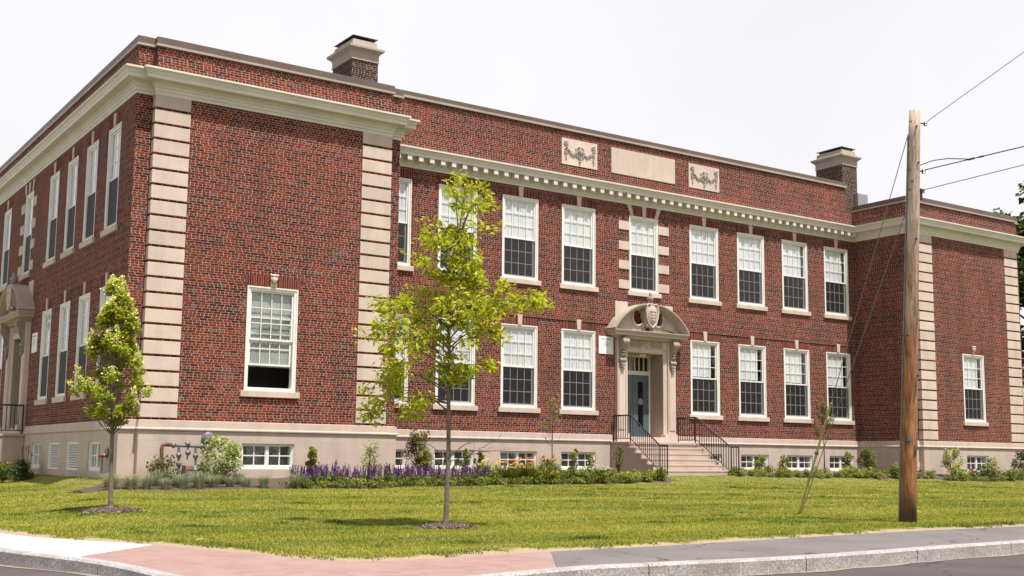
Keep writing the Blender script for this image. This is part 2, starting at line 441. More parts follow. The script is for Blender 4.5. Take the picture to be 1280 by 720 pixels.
mb = MB(); mb.sweep([(-11.4, .3), (-11.4, 0), (11.4, 0), (11.4, .3)], [(.05, 10.852), (.068, 10.852), (.064, 10.93), (.05, 10.935)]); mb.build('coping_trim', TRIM, school)
# roof and interior
mb = MB(); mb.quad((-B+.1, .1, 9.7), (B-.1, .1, 9.7), (B-.1, BACK-.1, 9.7), (-B+.1, BACK-.1, 9.7))
for sx in (-1, 1): mb.quad((sx*15.8-3.85, -D+.3, 9.7), (sx*15.8+3.85, -D+.3, 9.7), (sx*15.8+3.85, .1, 9.7), (sx*15.8-3.85, .1, 9.7))
roof = mb.build('roof', plain('roof_membrane', (.12,.12,.12)), school)
mb = MB()
ip = [(-B+1.3, BACK-1.3), (-B+1.3, 1.3), (B-1.3, 1.3), (B-1.3, BACK-1.3)]
walls(mb, ip, -2.2, 9.6, {}, 0)
for sx in (-1, 1): mb.box(sx*15.8-3.2, sx*15.8+3.2, -D+1.4, 1.25, -2.2, 9.6)
for z in (-2.2, 4.3, 9.55): mb.quad((-B+.4, -.0+.4, z), (B-.4, .4, z), (B-.4, BACK-.4, z), (-B+.4, BACK-.4, z))
mb.build('interior_partition', INT, school)
# blank panel and garland reliefs in the parapet
MB().box(-1.57, 1.57, -.025, .05, 9.62, 10.58).build('stone_panel', STONE, school, bevel=.006)
def relief(x):
    p = MB().box(-.81, .81, -.025, .05, 9.61, 10.57).build('relief_panel', STONE, school, loc=(x, 0, 0), bevel=.006)
    m = MB(); r_ = random.Random(3)
    def cl(cx, cz, n, sx, sz, r0):
        for k in range(n):
            m.blob((cx+r_.uniform(-sx, sx), -.03-r_.random()*.03, cz+r_.uniform(-sz, sz)), r0*r_.uniform(.6, 1.2), 6, 4)
    for sg in (-1, 1):
        for k in range(14):
            t = k/13; wd = .09*(1-t*.7)
            cl(sg*.63, 10.42-.62*t, 3, wd, .03, .028)
        m.tube([(sg*(.63+.09*math.cos(a)), -.04, 10.36+.09*math.sin(a)) for a in np.linspace(-.5, 4.2, 10)], .018, 5)
        for k in range(16):
            t = k/15; x_ = sg*(.52-.40*t); z_ = 10.16-.16*math.sin(math.pi*t)
            cl(x_, z_, 3, .03, .035, .038)
    m.lathe((0, -.05, 10.05), [(.02, -.08), (.07, 0), (.11, .12), (.06, .2), (.09, .26), (.02, .33)], 8)
    for sg in (-1, 1):
        m.tube([(sg*.1, -.04, 10.33), (sg*.17, -.05, 10.24), (sg*.13, -.05, 10.1), (sg*.16, -.04, 9.98), (sg*.1, -.04, 9.9)], [.03, .04, .03, .03, .015], 6)
    for k in range(8): cl(0, 9.98-.03*k, 3, .08-.008*k, .02, .03)
    m.build('garland', stone_mat('garland_stone', (.40,.345,.31)), p, smooth=True)
relief(-3.045); relief(3.09)
# quoins
q = None
for sx in (-1, 1):
    for xa, xb, outer in ((QO-QW, QO, 1), (QI, QI+QW, 0)):
        for k in range(21):
            z = .062+k*.4062
            if q is None or (sx, xa) != q[1]:
                # block wraps the return of the projection
                a_, b_ = sx*xa, sx*xb
                blk = MB().box(min(a_, b_)-(0 if (outer if sx > 0 else not outer) else .0), max(a_, b_), -D-.03, -D+SD-.012, 0, .342)
                o = blk.build('quoin_block', STONE, school, loc=(0, 0, z), bevel=.008); q = (o, (sx, xa))
            else:
                o = q[0].copy(); COL.objects.link(o); o.location = (0, 0, z)
# chimneys
def chimney(x0, x1, y0, y1, label):
    c = MB().box(x0, x1, y0, y1, 9.6, 11.98).build('chimney', DBRICK, school)
    c['label'] = label
    m = MB()
    pr = [(0, 11.96), (.03, 11.96), (.03, 12.0), (.015, 12.01), (.02, 12.2), (.06, 12.26), (.15, 12.33), (.16, 12.34), (.16, 12.41), (.02, 12.47), (-.02, 12.49), (-.04, 12.66), (-.3, 12.67)]
    m.sweep([(x0, y1), (x0, y0), (x1, y0), (x1, y1)], pr, closed=True); m.build('chimney_cap', AGED, c)
    cx, cy = (x0+x1)/2, (y0+y1)/2; a, b = (x1-x0)/2, (y1-y0)/2
    m = MB()
    for ix in (-1, 1):
        for iy in (-1, 1): m.box(cx+ix*(a-.14)-.02, cx+ix*(a-.14)+.02, cy+iy*(b-.14)-.02, cy+iy*(b-.14)+.02, 12.65, 12.76)
    m.box(cx-a+.02, cx+a-.02, cy-b+.02, cy+b-.02, 12.76, 12.78)
    m.v += [(cx-a+.02, cy-b+.02, 12.782), (cx+a-.02, cy-b+.02, 12.782), (cx+a-.02, cy+b-.02, 12.782), (cx-a+.02, cy+b-.02, 12.782), (cx, cy, 12.85)]
    n = len(m.v); m.f += [(n-5, n-4, n-1), (n-4, n-3, n-1), (n-3, n-2, n-1), (n-2, n-5, n-1)]
    m.build('flue_cover', plain('flue_cover_metal', (.10,.10,.10), .4, .1, 3., .6), c)
    return c
chimney(-12.0, -11.05, .46, 1.9, 'brick chimney with stone cap rising behind the left wing')
chr_ = chimney(11.50, 12.46, .2, 1.66, 'brick chimney with stone cap at the joint with the right wing')
MB().box(12.25, 12.9, .0, .18, 9.9, 10.75).build('vent_box', plain('grey_vent_metal', (.30,.30,.31), .5, .1, 3.), chr_)

# ---- windows
def sash(mb, x0, x1, z0, z1, y0, y1, cols, rows, st=.05, mt=.022):
    mb.box(x0, x0+st, y0, y1, z0, z1); mb.box(x1-st, x1, y0, y1, z0, z1)
    mb.box(x0+st, x1-st, y0+.001, y1-.001, z0, z0+st); mb.box(x0+st, x1-st, y0+.001, y1-.001, z1-st, z1)
    for i in range(1, cols):
        x = x0+st+(x1-x0-2*st)*i/cols; mb.box(x-mt/2, x+mt/2, y0+.006, y1-.006, z0+st, z1-st)
    for j in range(1, rows):
        z = z0+st+(z1-z0-2*st)*j/rows; mb.box(x0+st, x1-st, y0+.008, y1-.008, z-mt/2, z+mt/2)
def casing(mb, wd, h, cw, y0, y1, sill=.07, top=None):
    top = top or cw
    mb.box(-wd/2, -wd/2+cw, y0, y1, 0, h); mb.box(wd/2-cw, wd/2, y0, y1, 0, h)
    mb.box(-wd/2+cw, wd/2-cw, y0+.002, y1, h-top, h); mb.box(-wd/2+cw, wd/2-cw, y0+.002, y1, 0, sill)
    # brick mould bead, stepped
    b = cw*.38
    mb.box(-wd/2, -wd/2+b, y0-.025, y0+.003, 0, h); mb.box(wd/2-b, wd/2, y0-.025, y0+.003, 0, h); mb.box(-wd/2+b, wd/2-b, y0-.023, y0+.003, h-b, h)
def big_window(wd, h, cols=4, raised=False, screen=SCREEN, cur=(0., 1.), keyst='plain', lintel=True, curh=.5):
    m = MB(); cw = .105; casing(m, wd, h, cw, .018, .20, .10)
    win = m.build('window', WHITE, None)
    a, b = -wd/2+cw, wd/2-cw; z0, z1 = .10, h-cw; zm = z0+(z1-z0)*.495
    m = MB(); sash(m, a, b, zm-.025, z1, .062, .092, cols, 3); m.build('upper_sash', WHITE, win)
    lift = (z1-zm)*.45 if raised else 0
    m = MB(); sash(m, a+.02, b-.02, z0+lift, zm+.025+lift, .098, .128, cols, 3); m.build('lower_sash', WHITE, win)
    m = MB(); m.quad((a, .078, zm), (b, .078, zm), (b, .078, z1), (a, .078, z1)); m.quad((a, .114, z0+lift), (b, .114, z0+lift), (b, .114, zm+lift), (a, .114, zm+lift)); m.build('pane', GLASS, win)
    if screen:
        m = MB(); m.quad((a, .055, z0), (b, .055, z0), (b, .055, zm-.03), (a, .055, zm-.03)); m.build('insect_screen', screen, win)
    xa, xb = a+(b-a)*cur[0], a+(b-a)*cur[1]; n = 48; m = MB(); zt = z1; zb = zm+(z1-zm)*(0.5-curh)*2 - .02
    for i in range(n):
        x0, x1 = xa+(xb-xa)*i/n, xa+(xb-xa)*(i+1)/n
        y0, y1 = [(.105 if not raised else .14)+.004*math.sin(x*46)+.003*math.sin(x*113+1) for x in (x0, x1)]
        m.quad((x0, y0, zb), (x1, y1, zb), (x1, y1, zt), (x0, y0, zt))
    m.build('curtain', CURTAIN if not raised else plain('grey_curtain', (.42,.44,.44), .8, .12, 2.5), win, smooth=True)
    MB().box(-wd/2-.11, wd/2+.11, -.07, .10, -.165, 0).build('sill', STONE, win, bevel=.008)
    if lintel:
        lh = .30
        MB().prism([(-wd/2-.0, h), (wd/2+.0, h), (wd/2+.13, h+lh), (-wd/2-.13, h+lh)], -.006, .02).build('lintel', SOLDIER, win)
    if keyst:
        k0, k1 = .075, .105
        MB().prism([(-k0, h+.002), (k0, h+.002), (k1, h+.36), (-k1, h+.36)], -.035, .02).build('keystone', STONE, win, bevel=.005)
        if keyst == 'carved':
            m = MB(); m.blob((0, -.06, h+.2), (.075, .06, .1), 10, 7); m.blob((0, -.115, h+.19), (.014, .02, .03)); m.blob((0, -.11, h+.135), (.03, .015, .012))
            for sg in (-1, 1): m.blob((sg*.03, -.105, h+.225), (.016, .012, .012)); m.blob((sg*.075, -.05, h+.24), (.04, .03, .07)); m.tube([(sg*.09, -.04, h+.36), (sg*.11, -.07, h+.33), (sg*.07, -.06, h+.31)], .025, 6)
            m.blob((0, -.06, h+.32), (.09, .05, .05)); m.build('carved_face', STONE, win, smooth=True)
    return win
def place(wp, x, y, z, rz=0., first=[]):
    if wp in first: o = copy_tree(wp)
    else: o = wp; first.append(wp)
    o.parent = school; o.location = (x, y, z); o.rotation_euler = (0, 0, rz); return o
hU, hL = W1-W0, L1-L0
wA = big_window(WW, hU); wA2 = big_window(WW, hU, cur=(0., .86)); wB = big_window(WW, hL); wB2 = big_window(WW, hL, cur=(0., .80), curh=.47)
for s_ in S:
    for sg in (-1, 1):
        x = sg*s_
        place(wA2 if x > 7 else wA, x, 0, W0); place(wB2 if x > 2 else wB, x, 0, L0)
wC = big_window(1.41, 2.839, keyst=None, lintel=True); place(wC, 0, 0, 5.289)
wL = big_window(LWW, 2.848, raised=True, screen=False, keyst='carved', curh=.77); place(wL, -LWX, -D, .8485)
wR = big_window(LWW, 2.848, keyst='carved', cur=(0, .82)); place(wR, LWX, -D, .8485)
SCR2 = screen_mat('dense_screen', (.022,.021,.022), .86); wS = big_window(SW, 2.85, cols=3, screen=SCR2); wS2 = big_window(SW, 2.836, cols=3, screen=SCR2); wS0 = big_window(SW, 2.85, cols=3, keyst=None, screen=SCR2)
for y in SY:
    c = abs(y-YC) < .1
    place(wS0 if c else wS, -B, y, 5.21, R(-90))
    if not c: place(wS2, -B, y, .80, R(-90))
# stone blocks and voussoirs beside the two centre windows
def surround(x, y, z0, h, wd, rz):
    m0 = empty_mesh = None
    for k, zz in enumerate((.22, .95, 1.67, 2.42)):
        for sg in (-1, 1):
            o = MB().box(sg*(wd/2+.26)-.26, sg*(wd/2+.26)+.26, -.03, .03, zz-.16, zz+.16).build('jamb_block', STONE, school, bevel=.006); o.location = (x, y, z0); o.rotation_euler = (0, 0, rz)
    for sg in (-1, 0, 1):
        b0, b1 = sg*.42*wd, sg*.52*wd
        o = MB().prism([(b0-.075, h+.004), (b0+.075, h+.004), (b1+.10, h+.40), (b1-.10, h+.40)], -.035, .02).build('voussoir', STONE, school, bevel=.005); o.location = (x, y, z0); o.rotation_euler = (0, 0, rz)
surround(0, 0, 5.289, 2.839, 1.41, 0); surround(-B, YC, 5.21, 2.85, SW, R(-90))
BREFL = plain('grey_green_reflection', (.16,.175,.165), .8, .25, 3.)  # painted tone standing in for the grey reflection in the basement panes
def base_window(wd, h):
    m = MB(); casing(m, wd, h, .055, .06, .30, .09, .05); m.box(-.035, .035, .075, .16, .09, h-.05); win = m.build('basement_window', WHITE, None)
    m = MB()
    for a, b in ((-wd/2+.055, -.035), (.035, wd/2-.055)): sash(m, a, b, .09, h-.05, .09, .125, 2, 2, .022, .03)
    m.build('sash', WHITE, win)
    m = MB(); m.quad((-wd/2+.05, .11, .09), (wd/2-.05, .11, .09), (wd/2-.05, .11, h-.05), (-wd/2+.05, .11, h-.05)); m.build('pane', GLASS, win)
    m = MB(); m.quad((-wd/2+.03, .29, .02), (wd/2-.03, .29, .02), (wd/2-.03, .29, h-.02), (-wd/2+.03, .29, h-.02)); m.build('reflection_panel', BREFL, win)  # added panel behind the glass, carries the painted reflection tone
    return win
b1 = base_window(bw, .61); b2 = base_window(1.5, .68); b3 = base_window(1.24, .78)
for s_ in S:
    for sg in (-1, 1): place(b1, sg*(s_+.02), -.05, -1.24)
place(b2, -LWX, -D-.05, -1.24); place(b2, LWX, -D-.05, -1.24)
def louver(wd, h):
    m = MB(); casing(m, wd, h, .07, .03, .20, .06); lv = m.build('louver', WHITE, None); n = 9
    for k in range(n):
        z = .09+(h-.16)*k/n; t = (h-.16)/n
        q_ = MB(); q_.v = [(-wd/2+.07, .06, z), (wd/2-.07, .06, z), (wd/2-.07, .15, z+t*.95), (-wd/2+.07, .15, z+t*.95), (-wd/2+.07, .075, z-.012), (wd/2-.07, .075, z-.012), (wd/2-.07, .165, z+t*.95-.012), (-wd/2+.07, .165, z+t*.95-.012)]
        q_.f = [(0, 1, 2, 3), (7, 6, 5, 4), (0, 4, 5, 1), (2, 6, 7, 3)]; q_.build('slat', WHITE, lv)
    MB().box(-wd/2+.05, wd/2-.05, .19, .20, .04, h-.04).build('back_panel', DARK, lv)
    return lv
lv = louver(1.24, .78)
bi = [y+.2 for y in SY if y < YC-3]
place(b3, -B-.05, bi[0], -1.33, R(-90)); place(lv, -B-.05, bi[1], -1.33, R(-90)); place(lv, -B-.05, bi[2], -1.33, R(-90)); place(b3, -B-.05, bi[3], -1.33, R(-90))

# ---- entrances
REVEAL_SHADE = stone_mat('shaded_reveal_stone', (.34,.27,.215))  # stone colour darkened to paint in the shade of the doorway recess
def mirror(poly): return [(-x, z) for x, z in reversed(poly)]
def entrance(x, y, rz):
    E = MB()
    for sg in (-1, 1):
        a, b = sorted((sg*1.03, sg*1.40)); E.box(a, b, -.16, .05, .06, 3.48)
        a, b = sorted((sg*.86, sg*1.03)); E.box(a, b, -.08, -.03, -.06, 3.02)
        a, b = sorted((sg*.93, sg*.97)); E.box(a, b, -.10, -.078, .06, 3.02)
        a, b = sorted((sg*.84, sg*1.45)); E.box(a, b, -.20, .05, -.25, .06)
        a, b = sorted((sg*1.08, sg*1.35)); E.box(a, b, -.185, -.158, .2, 2.4)
    E.box(-1.03, 1.03, -.08, -.03, 3.02, 3.18); E.box(-.97, .97, -.10, -.078, 3.03, 3.07)
    E.box(-1.03, 1.03, -.12, .05, 3.18, 3.48)
    E.box(-1.40, -.80, -.03, .04, 4.1, 4.86); E.box(.80, 1.40, -.03, .04, 4.1, 4.86)
    E.box(-.95, .95, -.18, .8, -.25, -.055)
    e = E.build('entrance_surround', STONE, school, bevel=.008); e.location = (x, y, 0); e.rotation_euler = (0, 0, rz)
    for sg in (-1, 1):
        a, b = sorted((sg*.862, sg*1.03)); MB().box(a, b, -.03, .80, -.06, 3.02).build('reveal', REVEAL_SHADE, e)
    MB().box(-1.03, 1.03, -.03, .80, 3.022, 3.18).build('soffit', REVEAL_SHADE, e)
    MB().box(-.02, .30, .25, .36, 2.93, 3.02).build('porch_light', WHITE, e, bevel=.01)
    for a, b in ((-.78, -.22), (.22, .78)): MB().box(a, b, -.145, -.115, 3.22, 3.44).build('frieze_panel', CARVE, e, bevel=.005)
    m = MB(); m.lathe((0, -.12, 3.33), [(.13, 0), (.13, -.03), (.10, -.035), (.08, -.02), (.05, -.05), (.01, -.055)], 14, 'y')
    for sg in (-1, 1): m.blob((sg*.15, -.135, 3.33), (.05, .03, .05))
    m.build('medallion', AGED, e, smooth=True)
    for sg in (-1, 1):   # scroll consoles
        m = MB(); cx = sg*1.215
        pr = [(-.16, 2.62), (-.20, 2.60), (-.245, 2.66), (-.25, 2.74), (-.22, 2.80), (-.235, 2.95), (-.29, 3.08), (-.38, 3.18), (-.44, 3.28), (-.45, 3.40), (-.43, 3.48), (-.16, 3.48)]
        n = len(m.v); k = len(pr)
        m.v += [(cx-.12, yy, zz) for yy, zz in pr] + [(cx+.12, yy, zz) for yy, zz in pr]
        m.f += [tuple(range(n, n+k)), tuple(range(n+2*k-1, n+k-1, -1))] + [(n+i, n+k+i, n+k+(i+1) % k, n+(i+1) % k) for i in range(k)]
        m.tube([(cx-.15, -.36, 3.36), (cx+.15, -.36, 3.36)], .11, 12); m.tube([(cx-.14, -.22, 2.70), (cx+.14, -.22, 2.70)], .065, 10)
        for j in range(5): m.blob((cx+(j % 2-.5)*.08, -.22+.0*j, 2.56-.05*j), (.07-.008*j, .06, .04))
        for j in range(3): m.blob((cx, -.27-.03*j, 2.9+.1*j), (.10, .04, .05))
        m.build('console', CARVE, e, smooth=False)
    # cornice under the pediment
    C = MB(); C.sweep([(-1.44, .05), (-1.44, -.17), (1.44, -.17), (1.44, .05)], [(0, 3.48), (.03, 3.48), (.05, 3.53), (.12, 3.57), (.30, 3.60), (.30, 3.67), (.33, 3.69), (.36, 3.75), (.36, 3.78), (-.15, 3.80)])
    C.build('door_cornice', AGED, e)
    rad = (1.82**2+1.04**2)/(2*1.04); zc = 4.83-rad
    for sg in (-1, 1):
        Pm = MB(); a0 = math.asin(1.80/rad); a1 = math.asin(.30/rad); N = 18
        prof = [(0., -.52), (0., -.10), (-.045, -.10)]
        ring = [(0, .05), (0, -.53), (-.05, -.53), (-.06, -.49), (-.10, -.47), (-.105, -.40), (-.15, -.385), (-.155, -.29), (-.20, -.28), (-.21, .05)]
        rows = []
        for i in range(N+1):
            an = a0+(a1-a0)*i/N
            rows.append([(sg*(rad+dr)*math.sin(an), yy, zc+(rad+dr)*math.cos(an)) for dr, yy in ring])
        for i in range(N):
            for j in range(len(ring)-1):
                qd = (rows[i][j], rows[i+1][j], rows[i+1][j+1], rows[i][j+1]); Pm.quad(*(qd if sg > 0 else qd[::-1]))
        for r_ in (rows[0], rows[-1]): n = len(Pm.v); Pm.v += r_; Pm.f.append(tuple(range(n, n+len(r_))))
        Pm.build('pediment_arch', AGED, e)
        ri = rad-.2; poly = [(-1.62, 3.79)]
        poly = [(.10, 3.79), (1.70, 3.79)]
        for i in range(13):
            an = math.asin(1.62/ri)+(math.asin(.74/ri)-math.asin(1.62/ri))*i/12; poly.append((ri*math.sin(an), zc+ri*math.cos(an)))
        sc = [(.70, 4.45), (.74, 4.28), (.70, 4.12), (.58, 4.01), (.44, 4.0), (.32, 4.06), (.20, 4.12), (.10, 4.10)]
        poly += sc
        T = MB(); T.prism(poly if sg > 0 else mirror(poly), -.20, .0); T.build('tympanum', AGED, e)
        T = MB(); T.tube([(sg*px_, -.22, pz_) for px_, pz_ in [(.76, 4.6)]+sc[:-1]+[(.22, 4.02), (.28, 3.95)]], [.03]*3+[.045]*5+[.05, .05], 8); T.build('scroll', STONE, e, smooth=True)
    m = MB()
    sh = [(0, 3.93), (.17, 4.06), (.25, 4.28), (.29, 4.52), (.27, 4.74), (.18, 4.80), (.07, 4.77), (0, 4.80)]
    m.prism(sh + [(-x_, z_) for x_, z_ in reversed(sh[1:-1])], -.46, -.1)
    m.blob((0, -.46, 4.42), (.22, .08, .36), 14, 10)
    m.tube([(x_, -.47, z_) for x_, z_ in sh + [(-x_, z_) for x_, z_ in reversed(sh[:-1])]], .035, 6)
    for sg in (-1, 1): m.blob((sg*.26, -.42, 4.70), (.07, .07, .09)); m.blob((sg*.2, -.40, 4.02), (.06, .06, .06))
    for k in range(4): m.box(-.15+.02*k, .15-.02*k, -.552+.004*k, -.5, 4.52-.11*k, 4.535-.11*k)
    m.build('cartouche', STONE, e, smooth=False)
    MB().lathe((0, -.36, 4.78), [(.10, 0), (.11, .04), (.06, .08), (.10, .14), (.13, .22), (.11, .30), (.05, .34), (.07, .38), (.05, .44), (.01, .48)], 14).build('finial', CARVE, e, smooth=True)
    # door leaf: frame, transom, two leaves
    m = MB(); y0, y1 = .66, .76
    m.box(-.86, -.79, y0, y1, -.05, 3.02); m.box(.79, .86, y0, y1, -.05, 3.02); m.box(-.79, .79, y0+.002, y1, 2.27, 2.42); m.box(-.79, .79, y0+.002, y1, 2.93, 3.02)
    for i in range(1, 7): xx = -.79+1.58*i/7; m.box(xx-.014, xx+.014, y0+.02, y1-.02, 2.42, 2.93)
    fr = m.build('door_frame', CREAM, e)
    m = MB(); m.quad((-.79, .72, 2.42), (.79, .72, 2.42), (.79, .72, 2.93), (-.79, .72, 2.93)); m.build('transom_pane', GLASS, e)
    MB().box(-.86, .86, 1.25, 1.27, -.1, 3.1).build('vestibule_wall', DARK, e)
    for sg in (-1, 1):
        a, b = sorted((sg*.006, sg*.785)); c0 = (a+b)/2
        m = MB(); m.box(a, c0-.13, .68, .73, -.045, 2.265); m.box(c0+.13, b, .68, .73, -.045, 2.265); m.box(c0-.13, c0+.13, .681, .729, -.045, .35); m.box(c0-.13, c0+.13, .681, .729, 2.02, 2.265)
        dr = m.build('front_door', BLUE, e)
    m = MB()
    for sg in (-1, 1):
        c0 = sg*.395; m.quad((c0-.13, .705, .35), (c0+.13, .705, .35), (c0+.13, .705, 2.02), (c0-.13, .705, 2.02))
    m.build('door_pane', GLASS, e)
    m = MB()
    for sg in (-1, 1): m.tube([(sg*.07, .68, .8), (sg*.07, .63, .82), (sg*.07, .63, 1.12), (sg*.07, .68, 1.14)], .012, 6)
    m.build('door_handle', plain('steel_handle', (.4,.4,.4), .3, .1, 3., .9), e)
    MB().lathe((.40, .70, 1.28), [(.12, 0), (.125, -.02), (.115, -.025), (.01, -.026)], 20, 'y').build('door_disc', plain('pale_disc', (.24,.23,.21)), e)
    return e
ent = entrance(0, 0, 0); ent['label'] = 'main stone doorway with blue door and broken arched pediment'
ent2 = entrance(-B, YC, R(-90)); ent2['label'] = 'shaded stone doorway with arched pediment in the side wall'
def stairs(x, y, rz, gzv, n=6):
    m = MB(); rise = (-.25-gzv)/n
    m.box(-1.62, 1.62, -1.05, -.06, gzv-.6, -.33); m.box(-1.66, 1.66, -1.09, -.055, -.33, -.25)
    for k in range(1, n):
        z = -.25-rise*k; y0 = -1.05-.325*k
        m.box(-1.66, 1.66, y0, y0+.325+.0005*k, gzv-.6, z-.06); m.box(-1.675, 1.675, y0-.012, y0+.32, z-.06, z)
    s = m.build('entrance_stairs', STEP, school, bevel=.008); s.location = (x, y, 0); s.rotation_euler = (0, 0, rz)
    yb = -1.05-.325*(n-1)
    for sg in (-1, 1):
        m = MB(); r = .018
        def P(xx, yy, zz): return (sg*xx, yy, zz)
        m.tube([P(1.52, -.10, .68), P(1.54, -1.02, .68), P(1.57, -1.10, .66), P(1.66, yb-.05, -.40), P(1.68, yb-.42, -.40)], .028, 6)
        m.tube([P(1.52, -.10, -.14), P(1.54, -1.02, -.14), P(1.57, -1.10, -.16), P(1.66, yb-.05, gzv+.14), P(1.68, yb-.42, gzv+.12)], .014, 6)
        for yy in np.arange(-.12, -1.0, -.125): m.tube([P(1.53, yy, -.25 if abs(yy+.12) < .01 else -.14), P(1.53, yy, .68)], .0145, 5)
        for yy in (-.11, -1.04): m.tube([P(1.54, yy, -.28), P(1.54, yy, .70)], .024, 6)
        L = -1.10-(yb-.05); nb = 14
        for k in range(1, nb):
            t = k/nb; yy = -1.10-L*t; m.tube([P(1.57+.09*t, yy, -.16+(gzv+.14+.16)*t), P(1.57+.09*t, yy, .66-1.06*t)], .0145, 5)
        for yy in (yb-.05, yb-.42): m.tube([P(1.67, yy, gzv-.1), P(1.67, yy, -.39)], .024, 6)
        for k in range(1, 3): m.tube([P(1.675, yb-.05-.37*k/3, gzv+.12), P(1.675, yb-.05-.37*k/3, -.40)], .0145, 5)
        m.build('railing', BLACK, s)
    return s
stairs(0, 0, 0, -1.42); stairs(-B, YC, R(-90), -1.62)

# ------------------------------------------------------------------ ground, street, pavement
def attr_mat_lawn():
    m = NT('lawn_ground'); e = m.attr('edge'); n = m.noise(3.2, 5); n2 = m.noise(.35, 3)
    g = m.ramp(m.noise(14., 4), [(.3, (.12,.135,.02)), (.7, (.20,.20,.035))])
    g = m.mix(m.rng(n2, .42, .65, 0, .6), g, c4((.21,.19,.05)))
    d = m.ramp(m.noise(30., 4), [(.3, (.25,.18,.115)), (.7, (.40,.31,.215))])
    f = m.math('GREATER_THAN', m.math('ADD', e.outputs['Fac'], m.math('MULTIPLY', m.math('SUBTRACT', n, .5), 1.1)), .56)
    m.col(m.mix(f, g, d)); m.rough(.95); m.bump(m.noise(40., 4), .5, .03); return m.m
def asphalt(name, a, b, big=(.85, 1.15)):
    m = NT(name); c = m.ramp(m.noise(120., 3), [(.3, a), (.7, b)]); v = m.rng(m.noise(.9, 5), .3, .7, *big)
    cv = m.n('CombineXYZ')
    for i in range(3): m.l(v, cv.inputs[i])
    c = m.mix(1., c, cv.outputs[0], 'MULTIPLY')
    wv = m.n('VectorMath', operation='ADD'); nv = m.n('TexNoise'); nv.inputs['Scale'].default_value = 1.6; nv.inputs['Detail'].default_value = 4; m.l(m.pos(), nv.inputs['Vector']); m.l(m.pos(), wv.inputs[0]); m.l(nv.outputs['Color'], wv.inputs[1])
    vo = m.n('TexVoronoi', feature='DISTANCE_TO_EDGE'); vo.inputs['Scale'].default_value = .42; m.l(wv.outputs[0], vo.inputs['Vector'])
    ck = m.math('MULTIPLY', m.math('LESS_THAN', vo.outputs['Distance'], .006), m.math('GREATER_THAN', m.noise(.7, 2), .47))
    c = m.mix(m.math('MULTIPLY', ck, .7), c, c4((.035,.03,.03)))
    c = m.mix(m.rng(m.noise(2.6, 5), .60, .72, 0, .35), c, c4((.06,.052,.054)))
    m.col(c); m.rough(.9); m.b.inputs['Specular IOR Level'].default_value = .25; m.bump(m.noise(160., 3), .4, .006); return m.m
STREET = asphalt('street_asphalt', (.062,.049,.053), (.115,.094,.10)); WALKA = asphalt('walk_asphalt', (.125,.113,.115), (.195,.177,.18))
def concrete_mat():
    m = NT('pavement_concrete'); c = m.ramp(m.noise(1.5, 6), [(.3, (.52,.50,.48)), (.7, (.66,.645,.62))]); c = m.mix(m.rng(m.noise(90., 2), .4, .7, 0, .2), c, c4((.35,.33,.31)))
    p = m.n('SeparateXYZ'); m.l(m.pos(), p.inputs[0]); j = m.math('LESS_THAN', m.math('FRACT', m.math('ADD', m.math('DIVIDE', p.outputs[1], 1.5), 40.1)), .008)
    m.col(m.mix(m.math('MULTIPLY', j, .6), c, c4((.2,.19,.18)))); m.rough(.9); m.bump(m.noise(120., 3), .2, .004); return m.m
def paver_mat():
    m = NT('red_pavers'); t = m.n('TexBrick'); t.inputs['Scale'].default_value = 1.; t.inputs['Brick Width'].default_value = .21; t.inputs['Row Height'].default_value = .105; t.inputs['Mortar Size'].default_value = .004
    t.inputs['Color1'].default_value = (.32,.19,.17,1); t.inputs['Color2'].default_value = (.25,.145,.13,1); t.inputs['Mortar'].default_value = (.27,.20,.175,1); t.inputs['Bias'].default_value = -.1
    mp = m.n('Mapping'); mp.inputs['Rotation'].default_value = (0, 0, R(38)); m.l(m.pos(), mp.inputs[0]); m.l(mp.outputs[0], t.inputs['Vector'])
    c = m.mix(m.rng(m.noise(1.2, 6), .35, .7, 0, .6), t.outputs[0], c4((.345,.25,.22))); c = m.mix(m.rng(m.noise(80., 3), .45, .7, 0, .3), c, c4((.25,.17,.15)))
    m.col(c); m.rough(.9); m.bump(m.noise(80., 3), .25, .004); return m.m
def granite_mat():
    m = NT('granite'); v = m.n('TexVoronoi'); v.inputs['Scale'].default_value = 75.; m.l(m.pos(), v.inputs['Vector'])
    c = m.ramp(m.noise(38., 5, rough=.75), [(.30, (.07,.066,.066)), (.42, (.27,.255,.25)), (.55, (.44,.425,.415)), (.68, (.60,.58,.565))])
    q = m.n('SeparateXYZ'); m.l(m.nor(), q.inputs[0])
    c = m.mix(m.rng(m.noise(3.1, 6, rough=.7), .42, .66, 0, .6), c, c4((.23,.20,.185)))
    m.col(c); m.rough(.8); m.bump(m.noise(50., 4), .5, .012); return m.m
CONC, PAVER, GRAN = concrete_mat(), paver_mat(), granite_mat()

def catmull(P, step=.25):
    P = [Vector(p) for p in P]; out = []
    for i in range(len(P)-1):
        p0 = P[i-1] if i else P[0]*2-P[1]; p1, p2 = P[i], P[i+1]; p3 = P[i+2] if i+2 < len(P) else P[-1]*2-P[-2]
        n = max(2, int((p2-p1).length/step)) if (p2-p1).length < 12 else 12
        for k in range(n):
            t = k/n; out.append(.5*((2*p1)+(p2-p0)*t+(2*p0-5*p1+4*p2-p3)*t*t+(3*p1-p0-p2*3+p3)*t**3))
    out.append(P[-1]); return out
